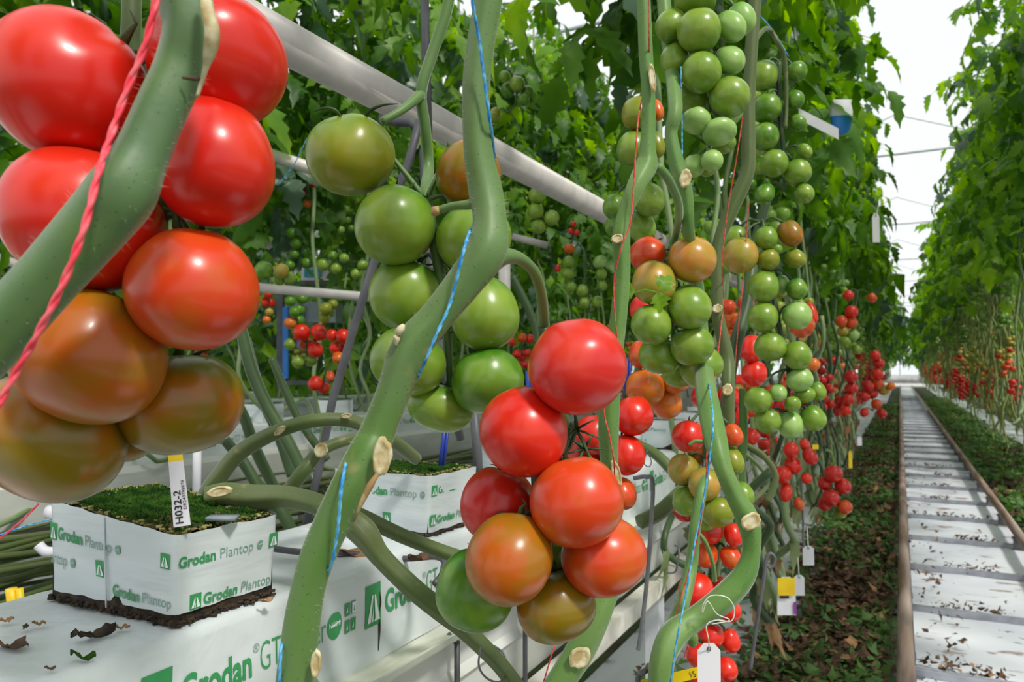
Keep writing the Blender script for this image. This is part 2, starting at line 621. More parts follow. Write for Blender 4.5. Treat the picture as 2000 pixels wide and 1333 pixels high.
def compound_leaf(rg, L=0.36, mi=0, size=1.0, n=6):
    mb = MB()
    pts = []
    sag = rg.uniform(0.5, 1.3)
    for i in range(7):
        t = i / 6
        pts.append(Vector((0.03 * math.sin(t * 4 + rg.random()), L * t * (1 - 0.18 * sag * t), 0.10 * L * t - sag * 0.75 * L * t * t)))
    mb.tube(pts, [0.0035 * (1 - 0.7 * i / 6) for i in range(7)], 4, mi, cap=False)

    def at(t):
        k = min(int(t * 6), 5)
        f = t * 6 - k
        return pts[k].lerp(pts[k + 1], f), (pts[k + 1] - pts[k]).normalized()
    items = [(1.0, 0, 1.0)]
    for t, sz in ((0.30, 0.62), (0.50, 0.9), (0.72, 1.0), (0.88, 0.6)):
        for s in (-1, 1):
            items.append((t + rg.uniform(-0.03, 0.03), s, sz * rg.uniform(0.8, 1.15)))
    for t, s, sz in items:
        p, d = at(min(t, 1.0))
        ll = 0.150 * size * sz * rg.uniform(0.85, 1.2)
        vs, fs = leaflet(ll, ll * rg.uniform(0.24, 0.33), rg.uniform(0.25, 1.0), rg.uniform(0.1, 0.5), rg, n, rg.uniform(-1, 1))
        ang = s * rg.uniform(0.9, 1.4)
        yv = d
        xv = d.cross(UP)
        xv = xv.normalized() if xv.length > 1e-3 else Vector((1, 0, 0))
        zv = xv.cross(yv)
        B = Matrix((xv, yv, zv)).transposed()
        M = Matrix.Translation(p) @ (B @ Matrix.Rotation(-ang, 3, 'Z') @ Matrix.Rotation(rg.uniform(-0.6, 0.3), 3, 'X') @ Matrix.Rotation(rg.uniform(-0.5, 0.5), 3, 'Y')).to_4x4()
        mb.add([M @ Vector(v) for v in vs], fs, mi)
    return mb


LEAVES = [compound_leaf(random.Random(100 + i), L=rng.uniform(0.30, 0.42), size=rng.uniform(0.85, 1.1), n=9) for i in range(8)]
LEAVES_LO = [compound_leaf(random.Random(200 + i), L=rng.uniform(0.30, 0.42), size=rng.uniform(1.2, 1.5), n=3) for i in range(5)]


def canopy(rg, z0, z1, n, lo=False, spread=0.0, wall=None):
    """all leaves of one plant; three leaf colours in three material slots"""
    mb = MB()
    src = LEAVES_LO if lo else LEAVES
    for i in range(n):
        z = z0 + (z1 - z0) * ((i + rg.random()) / n)
        az = i * 2.4 + rg.uniform(-0.5, 0.5)
        lf = rg.choice(src)
        s = rg.uniform(0.8, 1.2)
        M = Matrix.Translation((rg.uniform(-spread, spread) * 0.4 + 0.02 * math.cos(az), rg.uniform(-spread, spread), z)) @ Matrix.Rotation(az, 4, 'Z') @ Matrix.Rotation(rg.uniform(-0.5, 0.5), 4, 'X') @ Matrix.Scale(s, 4)
        mi = 0 if rg.random() < 0.55 else (1 if rg.random() < 0.6 else 2)
        mb.merge(lf, M, mi)
    return mb


LEAFMATS = [M_LEAF, M_LEAF2, M_LEAF3]


# ------------------------------------------------------------------ tomatoes
def tomato_mesh_data(seed, nu=44, nv=28, groove=0.0):
    rg = random.Random(seed)
    lob = rg.choice([4, 5, 5, 6])
    amp = rg.uniform(0.006, 0.026)
    ph = rg.random() * 6
    sq = rg.uniform(0.01, 0.05)
    tilt = rg.uniform(-0.04, 0.04)
    mb = MB()
    vs, fs = [], []
    for j in range(nv + 1):
        t = math.pi * j / nv
        for i in range(nu):
            a = 2 * math.pi * i / nu
            sh = math.exp(-((t - 0.65) / 0.62) ** 2)
            r = math.sin(t) * (1 + amp * 1.6 * math.cos(lob * a + ph) * sh + 0.018 * math.cos(2 * a + ph * 2) + 0.5 * amp * math.cos((lob - 2) * a + 1.3) * math.sin(t))
            r *= 1 + sq * (math.sin(2 * t) ** 2)
            if groove:
                da = (a + math.pi) % (2 * math.pi) - math.pi
                r *= 1 - groove * math.exp(-(da / 0.24) ** 2) * math.exp(-((t - 0.75) / 0.6) ** 2)
            z = 0.92 * math.cos(t)
            z -= 0.24 * math.exp(-(t / 0.33) ** 2) * (1 + 0.12 * math.cos(lob * a + ph))
            z += 0.02 * math.exp(-((math.pi - t) / 0.25) ** 2)
            z += tilt * math.cos(a) * math.sin(t)
            vs.append((r * math.cos(a), r * math.sin(a), z))
    for j in range(nv):
        for i in range(nu):
            a, b = j * nu + i, j * nu + (i + 1) % nu
            fs.append((a, a + nu, b + nu, b))
    mb.add(vs, fs)
    return mb


TMESH_CACHE = {}
TDATA = [tomato_mesh_data(k) for k in range(6)]
GROOVED = tomato_mesh_data(31, 64, 36, groove=0.10)
TDATA_LO = [tomato_mesh_data(k + 10, 18, 12) for k in range(3)]


def tomato_mesh(var, colour, lo=False):
    k = (var, colour, lo)
    if k not in TMESH_CACHE:
        TMESH_CACHE[k] = (TDATA_LO if lo else TDATA)[var].mesh('tomato_skin', [TM[colour]])
    return TMESH_CACHE[k]


def calyx_data(seed, n=6):
    rg = random.Random(seed)
    mb = MB()
    for k in range(n):
        a = 2 * math.pi * k / n + rg.uniform(-0.2, 0.2)
        L = rg.uniform(0.45, 0.8)
        lift = rg.uniform(-0.25, 0.30)
        pts = []
        for i in range(7):
            t = i / 6
            rr = 0.05 + L * t * (1 - 0.2 * t)
            z = 0.70 + 0.20 * math.sin(min(t * 1.7, 1.6)) * 1.0 + lift * t * t
            aa = a + 0.3 * t * t * rg.choice((-1, 1)) * 0.5
            pts.append((rr * math.cos(aa), rr * math.sin(aa), z))
        mb.tube(pts, [0.06, 0.092, 0.088, 0.074, 0.054, 0.032, 0.008], 6, 0, flat=0.35)
    mb.tube([(0, 0, 0.66), (0.0, 0.0, 0.85), (0.03, 0.02, 1.02)], [0.10, 0.06, 0.055], 7)
    return mb


CALYX = [calyx_data(k).mesh('calyx', [M_CALYX]) for k in range(4)]

TOMATO_COUNT = [0]


def place_tomato(c, r, ry, axis, colour, label, group, calyx=True, lo=False, seed=None, groove=False):
    rg = random.Random(seed if seed is not None else TOMATO_COUNT[0])
    TOMATO_COUNT[0] += 1
    var = rg.randrange(3 if lo else 6)
    o = link('tomato', tomato_mesh(var, colour, lo))
    q = axis.to_track_quat('Z', 'Y')
    spin = Matrix.Rotation(rg.random() * 6.28, 3, 'Z').to_quaternion()
    if groove:
        o.data = GROOVED.mesh('tomato_skin', [TM[colour]])
        v_ = q.inverted() @ (-VIEW_BACK + VIEW_RIGHT * 0.18)
        spin = Matrix.Rotation(math.atan2(v_.y, v_.x), 3, 'Z').to_quaternion()
    o.rotation_mode = 'QUATERNION'
    o.rotation_quaternion = q @ spin
    o.location = c
    o.scale = (r, r, ry)
    tag(o, label, 'tomato', group)
    if calyx:
        k = bpy.data.objects.new('calyx', CALYX[rg.randrange(4)])
        COL.objects.link(k)
        k.parent = o
    return o


ORD = ['topmost', 'second', 'third', 'fourth', 'fifth', 'sixth', 'seventh', 'eighth', 'ninth', 'tenth', 'eleventh', 'twelfth', 'thirteenth',
       'fourteenth', 'fifteenth', 'sixteenth', 'seventeenth', 'eighteenth', 'nineteenth', 'twentieth', 'twenty-first', 'twenty-second', 'twenty-third', 'twenty-fourth']


def cluster(items, depth, group, phrase=None, truss=None, calyx=True, touch=0.93, rach=True, rmat=None, stalk_r=0.0035, top=None):
    """items: (px, py, rx, ry, colour[, label]) listed front to back. Each starts at `depth` and moves back until it only touches those already hung."""
    placed = []
    for it in items:
        px, py, rx, ry = it[:4]
        d = depth
        rm = 0.5 * (rx + ry)
        for _ in range(400):
            c = P(px, py, d)
            r = rm / FPX * d
            if all((c - c2).length >= touch * (r + r2) for c2, r2, _ in placed):
                break
            d += 0.003 * depth / 0.5
        placed.append((c, r, d))
    cen = sum((p[0] for p in placed), Vector()) / len(placed)
    zs = [p[0].z for p in placed]
    # central stalk runs down through the middle, a little behind the fruit
    order = sorted(range(len(items)), key=lambda i: items[i][1])
    rank = {}
    for n_, i in enumerate(order):
        rank[i] = n_
    k = 5
    ax = []
    ztop, zbot = max(zs) + 0.02, min(zs) + 0.01
    for s in range(k):
        z = ztop + (zbot - ztop) * s / (k - 1)
        w = [(math.exp(-((p[0].z - z) / 0.05) ** 2) + 1e-4) for p in placed]
        c = sum((p[0] * wi for p, wi in zip(placed, w)), Vector()) / sum(w)
        ax.append(Vector((c.x, c.y, z)) + VIEW_BACK * 0.012)
    if top is not None:
        ax2 = [a_ for a_ in ax if a_.z < top[-1].z - 0.006]
        ax = ax2 if len(ax2) >= 2 else ax[-2:]
    objs = []
    ends = []
    for i, it in enumerate(items):
        px, py, rx, ry, colour = it[:5]
        c, r, d = placed[i]
        tgt = min(ax, key=lambda a: abs(a.z - (c.z + r * 0.8)))
        dv = (tgt - c)
        dv = dv.normalized() if dv.length > 1e-4 else UP
        axis = (dv * 0.55 + UP * 0.8 + VIEW_BACK * 0.35).normalized()
        if len(it) > 6:
            axis = it[6].normalized()
        if len(it) > 5 and it[5]:
            lab = it[5]
        else:
            o_ = ORD[min(rank[i], len(ORD) - 1)]
            o_ = 'topmost' if rank[i] == 0 else ('lowest' if rank[i] == len(items) - 1 else o_ + ' from the top')
            lab = '%s tomato, %s of %s' % (CNAME[colour], o_, phrase)
        mean = rx / FPX * d
        my = ry / FPX * d / 0.93
        tom = place_tomato(c, mean, my, axis, colour, lab, group, calyx and len(it) < 7, groove=len(it) > 5 and bool(it[5]) and ('cleft' in it[5] or 'top left corner' in it[5]))
        objs.append(tom)
        ends.append((c + axis * my * 0.95, tgt))
    if rach:
        mb = MB()
        pts = list(ax)
        if top is not None:
            pts = [Vector(p) for p in top] + pts
        pp, rr = spline(pts, [stalk_r * 1.25] * (len(pts) - 2) + [stalk_r, stalk_r * 0.6], 5)
        mb.tube(pp, rr, 8, ridge=0.05)
        for e, t_ in ends:
            t2 = min(ax, key=lambda a: (a - e).length)
            mid = (e + t2) / 2 + UP * 0.008
            pp, rr = spline([t2, mid, e], [stalk_r * 0.7, stalk_r * 0.5, stalk_r * 0.6], 4)
            mb.tube(pp, rr, 6)
        tr = mb.build('fruit_stalk', rmat or M_STEM_DARK)
        tag(tr, truss or ('branching green stalk carrying %s' % (phrase or group)), 'stalk', 'fruit stalks')
    return objs, placed


# ---- cluster at the upper left, nearest the camera
gA = 'big tomatoes of the near left cluster'
cluster([
    (177, 698, 137, 128, 'brown', 'large orange-brown tomato under the red twine in the near left cluster'),
    (166, 433, 150, 137, 'red', 'large red tomato crossed by the thick stem and red twine'),
    (417, 320, 118, 129, 'red', 'large bright red tomato right of the thick stem, second in its column'),
    (137, 172, 148, 145, 'red', 'biggest bright red tomato in the top left corner beside the red twine'),
    (378, 566, 122, 122, 'orangered', 'large orange-red tomato with squarish shoulders above the olive one'),
    (427, 121, 130, 119, 'red', 'large red tomato touching the white pipe, topmost right of the thick stem'),
    (351, 787, 121, 104, 'olive', 'olive-orange tomato hanging just above the white plant label'),
    (97, 855, 142, 120, 'olive', 'large olive-brown tomato lowest in the near left cluster'),
    (245, 845, 62, 58, 'olive', 'dark olive tomato mostly hidden between the two lowest near left ones'),
], 0.40, gA, rach=True, truss='green hairy stalk of the big near left cluster behind the red tomatoes', stalk_r=0.005,
    top=[P(258, -60, 0.50), P(256, 30, 0.49), P(258, 100, 0.49), P(290, 170, 0.49)], rmat=M_STEM_D)

# ---- green cluster behind the middle vine
gB = 'green tomatoes behind the middle vine'
cluster([
    (685, 303, 85, 80, 'yellowgreen', 'green tomato with a cleft top, apart to the left of its cluster', (Vector((0, 0, 1)) + VIEW_BACK * 0.1 - VIEW_RIGHT * 0.25)),
    (772, 441, 79, 77, 'green', 'green tomato second in the left column of the green cluster'),
    (952, 745, 72, 62, 'darkgreen', 'dark glossy green tomato touching the topmost red tomato'),
    (946, 613, 69, 74, 'green', 'light green tomato right of the middle vine under its bend'),
    (795, 577, 76, 72, 'green', 'green tomato third in the left column, crossed by no twine'),
    (797, 708, 75, 64, 'green', 'green tomato half covered by the middle vine where blue twine ends'),
    (860, 797, 65, 48, 'green', 'flattened lobed green tomato lowest in the green cluster'),
    (915, 340, 66, 60, 'olive', 'olive-brown tomato behind the middle vine near the white pipe'),
    (925, 466, 75, 62, 'green', 'green tomato behind the middle vine at its cut side stub'),
], 0.60, gB, truss='dark green forked stalk holding the green cluster beside the middle vine', stalk_r=0.004, rmat=M_STEM_B,
    top=[P(884, -60, 0.64), P(872, 20, 0.64), P(842, 110, 0.64), P(822, 180, 0.64), P(830, 250, 0.65), P(836, 330, 0.66)])
mb = MB()
pp, rr = spline([P(822, 185, 0.64), P(785, 215, 0.62), P(745, 238, 0.61)], [0.0052, 0.0036, 0.0034], 5)
mb.tube(pp, rr, 8)
mb.build('fruit_stalk', M_STEM_B)
tag(bpy.data.objects[-1] if False else [o for o in COL.objects if o.name.startswith('fruit_stalk')][-1], 'short green side stalk reaching the cleft green tomato', 'stalk', 'fruit stalks')

mb = MB()
for path_ in ([(668, 232, 0.585), (655, 216, 0.58), (635, 211, 0.58), (612, 218, 0.585)], [(672, 234, 0.60), (690, 226, 0.60), (705, 228, 0.60)], [(712, 232, 0.59), (725, 215, 0.585), (750, 205, 0.585), (778, 203, 0.59)]):
    pp, rr = spline([P(*p_) for p_ in path_], [0.0014, 0.0019, 0.0013, 0.0004][:len(path_)], 5)
    mb.tube(pp, rr, 6, flat=0.6)
o = mb.build('calyx_star', M_CALYX)
tag(o, 'curled green sepals on top of the cleft green tomato', 'calyx', 'loose calyx stars')

# ---- red cluster in the centre
gC = 'tomatoes of the central red cluster'
cluster([
    (995, 1092, 86, 92, 'brown', 'orange-brown tomato in front of the green one, central cluster'),
    (1126, 982, 91, 86, 'orangered', 'orange-red tomato in the middle of the central cluster'),
    (1128, 717, 94, 94, 'pinkred', 'largest pinkish red tomato on top of the central cluster'),
    (1023, 844, 87, 89, 'red', 'bright red tomato second from the top of the central cluster'),
    (1180, 1088, 83, 78, 'orangered', 'orange-red tomato at the right side of the central cluster'),
    (972, 985, 73, 77, 'deepred', 'dull red tomato behind the orange-brown one, central cluster'),
    (929, 1152, 76, 82, 'darkgreen', 'dark green tomato low on the left of the central cluster'),
    (1086, 1186, 79, 69, 'olive', 'olive-brown tomato lowest in the central cluster'),
    (1095, 1085, 34, 34, 'green', 'small green tomato hidden between red ones in the central cluster'),
], 0.50, gC, truss='dark curling stalk inside the central red cluster', stalk_r=0.0035,
    top=[P(1062, 640, 0.52), P(1080, 760, 0.56), P(1110, 860, 0.57)])

cluster([
    (1237, 813, 39, 39, 'red', 'bright red tomato right of the green stem beside the topmost central tomato'),
    (1222, 889, 37, 41, 'red', 'bright red tomato right of the stem, below another red one'),
    (1158, 850, 38, 40, 'deepred', 'red tomato seen behind the dark curling sepals'),
    (1135, 905, 40, 40, 'deepred', 'red tomato showing between sepals and orange-red tomato'),
    (1215, 964, 27, 34, 'orangered', 'small orange-red tomato peeking out right of the central cluster'),
], 0.86, 'red tomatoes behind the central cluster', truss='thin stalk of the red tomatoes behind the central cluster')

# ---- centre right green and orange cluster
PE = 'the bright cluster right of the central reds'
cluster([
    (1352, 507, 46, 47, 'tan'), (1346, 600, 42, 46, 'green'), (1278, 553, 43, 45, 'khaki'), (1352, 676, 43, 38, 'green'),
    (1272, 635, 40, 39, 'green'), (1370, 717, 42, 38, 'green'), (1287, 695, 39, 36, 'green'), (1265, 497, 35, 36, 'orangered'),
    (1325, 728, 32, 30, 'green'),
], 0.84, 'tomatoes of the bright hanging cluster', PE, truss='green stalk of the bright green and orange cluster', rmat=M_STEM_C,
    top=[P(1284, 325, 0.68), P(1308, 354, 0.70), P(1326, 405, 0.76), P(1320, 460, 0.86)])
cluster([
    (1260, 758, 38, 36, 'orange'), (1302, 787, 29, 33, 'orange'), (1322, 742, 30, 26, 'orange'), (1252, 692, 24, 30, 'orangered'), (1258, 605, 28, 30, 'red'),
], 1.02, 'orange tomatoes under the bright cluster', 'the orange group under the bright cluster')

# ---- upper right green cluster
PF = 'the upper green cluster at the top edge'
cluster([
    (1365, 60, 42, 43, 'green'), (1370, 142, 39, 39, 'green'), (1425, 190, 40, 39, 'green'), (1425, 118, 27, 34, 'palegreen'),
    (1312, 50, 30, 36, 'green'), (1352, 190, 36, 32, 'green'), (1427, 52, 27, 37, 'palegreen'), (1448, 37, 27, 34, 'palegreen'),
    (1318, 117, 28, 35, 'green'), (1358, 0, 40, 26, 'green'), (1420, 228, 34, 22, 'palegreen'), (1360, 236, 28, 22, 'palegreen'),
    (1405, 258, 33, 21, 'palegreen'), (1414, 282, 23, 18, 'green'), (1391, 314, 21, 22, 'palegreen'), (1356, 324, 21, 23, 'palegreen'),
    (1380, 332, 16, 14, 'green'),
], 0.82, 'green tomatoes of the upper cluster', PF, rmat=M_STEM_C)

cluster([
    (1236, 290, 31, 35, 'green'), (1245, 222, 30, 36, 'yellowgreen'), (1282, 215, 14, 24, 'orange'), (1280, 282, 18, 30, 'yellowgreen'),
    (1268, 390, 30, 36, 'green'), (1252, 442, 27, 36, 'green'), (1200, 404, 23, 26, 'darkgreen'), (1204, 440, 22, 26, 'darkgreen'),
], 0.98, 'tomatoes behind the red-twined vine', 'those behind the red-twined vine')

PH = 'the loose green cluster near the blue-ended bag'
cluster([
    (1491, 148, 28, 32, 'green'), (1497, 212, 29, 29, 'darkgreen'), (1494, 267, 27, 28, 'darkgreen'), (1512, 319, 27, 26, 'green'),
    (1557, 337, 27, 26, 'green'), (1571, 295, 13, 18, 'green'), (1556, 140, 20, 20, 'darkgreen'), (1552, 195, 18, 20, 'darkgreen'),
    (1571, 378, 18, 20, 'green'), (1494, 379, 18, 24, 'darkgreen'), (1558, 240, 16, 18, 'darkgreen'),
], 1.15, 'green tomatoes of the loose cluster', PH)

PI_ = 'the long green cluster right of the vines'
cluster([
    (1491, 560, 29, 32, 'green'), (1490, 620, 29, 30, 'green'), (1504, 678, 30, 28, 'green'), (1557, 617, 28, 28, 'palegreen'),
    (1557, 695, 28, 28, 'green'), (1446, 499, 34, 36, 'khaki'), (1562, 742, 25, 23, 'palegreen'), (1480, 782, 27, 25, 'green'),
    (1499, 822, 26, 25, 'green'), (1543, 830, 25, 28, 'palegreen'), (1588, 817, 23, 27, 'green'), (1543, 456, 22, 29, 'olive'),
    (1553, 505, 18, 22, 'yellowgreen'), (1496, 465, 22, 24, 'green'), (1436, 466, 24, 26, 'green'), (1572, 772, 20, 16, 'green'),
    (1596, 764, 16, 20, 'green'), (1520, 768, 17, 17, 'palegreen'), (1548, 790, 16, 14, 'green'), (1556, 565, 20, 22, 'darkgreen'),
    (1500, 508, 22, 20, 'yellowgreen'), (1526, 556, 16, 20, 'palegreen'),
], 1.12, 'tomatoes of the long green cluster', PI_)
cluster([
    (1473, 730, 24, 27, 'red'), (1468, 681, 22, 30, 'red'), (1567, 637, 24, 22, 'orangered'), (1589, 712, 12, 13, 'orange'),
    (1586, 610, 9, 24, 'red'), (1372, 775, 22, 24, 'deepred'), (1424, 778, 24, 24, 'deepred'), (1440, 812, 20, 26, 'deepred'), (1398, 800, 18, 22, 'red'),
], 1.42, 'red tomatoes behind the long green cluster', 'the reds behind the long green cluster', rach=False)

# ---- lower right clusters
PJ = 'the mixed cluster crossed by blue twine'
cluster([
    (1376, 946, 32, 34, 'khaki'), (1402, 1001, 33, 29, 'yellowgreen'), (1335, 918, 31, 32, 'khaki'), (1344, 853, 32, 31, 'red'),
    (1370, 882, 28, 30, 'orange'), (1342, 980, 28, 30, 'green'), (1449, 966, 22, 27, 'green'), (1430, 900, 22, 30, 'yellowgreen'),
    (1432, 850, 18, 24, 'orangered'), (1336, 1000, 22, 20, 'deepred'), (1380, 1020, 20, 18, 'green'),
], 0.92, 'tomatoes of the mixed cluster', PJ)
PK = 'the red cluster behind the hanging blank tag'
cluster([
    (1359, 1155, 34, 38, 'red'), (1366, 1281, 25, 25, 'red'), (1388, 1243, 26, 24, 'red'), (1427, 1089, 19, 24, 'orangered'),
    (1424, 1190, 22, 26, 'red'), (1385, 1040, 26, 24, 'red'), (1380, 1085, 22, 26, 'orangered'), (1432, 1045, 18, 24, 'red'),
    (1345, 1205, 22, 22, 'deepred'), (1425, 1252, 19, 24, 'red'), (1405, 1150, 22, 22, 'red'), (1418, 1308, 22, 24, 'red'), (1372, 1330, 24, 22, 'red'),
], 0.96, 'tomatoes of the lower red cluster', PK)
cluster([
    (1528, 928, 17, 18, 'red'), (1548, 910, 17, 18, 'red'), (1535, 962, 12, 20, 'red'), (1582, 892, 14, 18, 'deepred'), (1545, 880, 14, 16, 'red'),
    (1572, 870, 10, 14, 'red'), (1560, 985, 10, 14, 'orangered'), (1575, 935, 10, 12, 'red'),
], 1.9, 'small red tomatoes above the floor', 'the small reds left of the looped vine', rach=False)
cluster([
    (1627, 926, 18, 17, 'deepred'), (1646, 950, 15, 16, 'deepred'), (1622, 973, 16, 17, 'deepred'), (1650, 991, 14, 14, 'orangered'),
    (1611, 984, 13, 15, 'deepred'), (1610, 945, 12, 14, 'deepred'), (1641, 1003, 12, 11, 'yellowgreen'),
], 2.1, 'deep red tomatoes over the leaf litter', 'the deep red cluster over the leaf litter', top=[P(1612, 880, 2.12), P(1622, 884, 2.12), P(1628, 905, 2.12)], rmat=M_STEM_C)
cluster([
    (1663, 609, 12, 12, 'red'), (1662, 631, 12, 12, 'orangered'), (1643, 628, 11, 13, 'orangered'), (1646, 648, 11, 11, 'khaki'),
    (1667, 655, 11, 11, 'palegreen'), (1650, 668, 11, 11, 'green'), (1660, 675, 11, 11, 'green'), (1674, 683, 9, 10, 'green'), (1657, 577, 10, 10, 'red'), (1703, 582, 9, 10, 'orangered'),
], 3.0, 'tomatoes of a distant mixed cluster', 'the distant half-ripe cluster beside the aisle', calyx=False)
cluster([
    (1662, 736, 13, 13, 'deepred'), (1663, 759, 12, 12, 'deepred'), (1656, 781, 12, 12, 'deepred'), (1640, 784, 10, 12, 'deepred'),
    (1651, 803, 11, 11, 'red'), (1636, 803, 9, 11, 'deepred'),
], 3.1, 'deep red tomatoes of a distant cluster', 'the distant deep red cluster beside the aisle', calyx=False)
cluster([
    (1709, 695, 10, 10, 'red'), (1716, 710, 11, 11, 'deepred'), (1714, 731, 11, 11, 'red'), (1696, 755, 11, 11, 'deepred'), (1714, 750, 11, 11, 'orangered'),
    (1726, 762, 11, 11, 'khaki'), (1703, 769, 11, 11, 'deepred'), (1740, 755, 8, 8, 'orange'), (1688, 775, 10, 10, 'deepred'), (1712, 790, 10, 10, 'orangered'), (1688, 806, 8, 10, 'red'), (1722, 808, 9, 10, 'deepred'),
], 3.6, 'red tomatoes of the farthest sharp cluster', 'the largest distant cluster near the rail', calyx=False)


BG = [
    ([(589, 650, 17, 17, 'red'), (623, 650, 15, 17, 'red'), (616, 684, 15, 16, 'red'), (582, 708, 12, 12, 'green'), (607, 704, 13, 12, 'green'), (567, 673, 12, 12, 'green'), (598, 672, 14, 14, 'orangered')], 2.7, 'the cluster under the distant grey box'),
    ([(670, 657, 14, 15, 'red'), (661, 700, 12, 13, 'orange'), (655, 680, 11, 12, 'red'), (672, 682, 11, 12, 'red'), (648, 655, 11, 12, 'red')], 2.9, 'the reds left of the forked post'),
    ([(616, 749, 14, 16, 'red'), (632, 758, 12, 12, 'red'), (645, 735, 8, 12, 'orangered')], 2.4, 'the low reds over distant slabs'),
    ([(524, 574, 9, 9, 'red'), (519, 590, 9, 10, 'red'), (528, 592, 10, 10, 'red'), (526, 610, 8, 8, 'khaki'), (521, 625, 8, 8, 'orange')], 2.8, 'the tiny reds under horizontal pipe'),
    ([(636, 603, 12, 12, 'yellowgreen'), (650, 595, 10, 10, 'yellowgreen'), (634, 621, 11, 11, 'yellowgreen'), (645, 612, 9, 9, 'green')], 2.6, 'the bright greens before the grey box'),
    ([(515, 529, 18, 20, 'darkgreen'), (550, 529, 14, 14, 'khaki'), (566, 543, 12, 13, 'green'), (545, 546, 12, 12, 'green')], 1.7, 'the greens right of orange-red tomato'),
    ([(631, 518, 12, 12, 'green'), (656, 525, 11, 11, 'green'), (650, 500, 10, 10, 'darkgreen'), (672, 505, 10, 10, 'green'), (695, 535, 10, 10, 'green'), (708, 519, 11, 10, 'green')], 2.6, 'the greens left of the forked post'),
    ([(1010, 164, 15, 16, 'green'), (992, 176, 14, 16, 'darkgreen'), (1030, 180, 12, 13, 'darkgreen'), (985, 150, 11, 12, 'green'), (1022, 195, 12, 12, 'darkgreen'), (965, 225, 12, 18, 'yellowgreen')], 2.3, 'the greens under the upper leaves'),
    ([(1048, 382, 16, 16, 'green'), (1046, 413, 16, 16, 'green'), (1077, 426, 15, 15, 'green'), (1051, 443, 15, 13, 'green')], 2.2, 'the greens under the slanting pipe'),
    ([(1110, 512, 12, 12, 'green'), (1109, 535, 12, 12, 'green'), (1137, 568, 12, 12, 'green'), (1142, 592, 11, 11, 'green'), (1166, 590, 11, 12, 'green'), (1115, 561, 11, 11, 'green'), (1172, 512, 14, 12, 'palegreen'), (1174, 535, 11, 12, 'green'), (1176, 558, 9, 11, 'green')], 2.5, 'the greens above the topmost central tomato'),
    ([(1020, 660, 9, 9, 'orangered'), (1035, 662, 9, 9, 'red'), (1000, 668, 8, 8, 'red'), (1010, 692, 9, 9, 'red'), (1020, 698, 9, 9, 'red'), (1030, 690, 8, 8, 'red'), (1026, 712, 8, 8, 'deepred')], 2.8, 'the small reds left of central cluster'),
    ([(1120, 438, 6, 6, 'red'), (1115, 452, 6, 6, 'red'), (1126, 455, 6, 6, 'red'), (1112, 486, 11, 9, 'orange'), (1090, 524, 6, 8, 'red')], 2.9, 'the tiny reds under the pipe end'),
    ([(595, 375, 7, 8, 'orangered'), (600, 398, 8, 8, 'orange'), (612, 360, 6, 7, 'red'), (588, 352, 6, 7, 'orangered')], 2.9, 'the tiny reds left of cleft tomato'),
]
for items_, d_, ph_ in BG:
    cluster(items_, d_, 'small background tomatoes, ' + ph_, ph_, calyx=False, stalk_r=0.003)


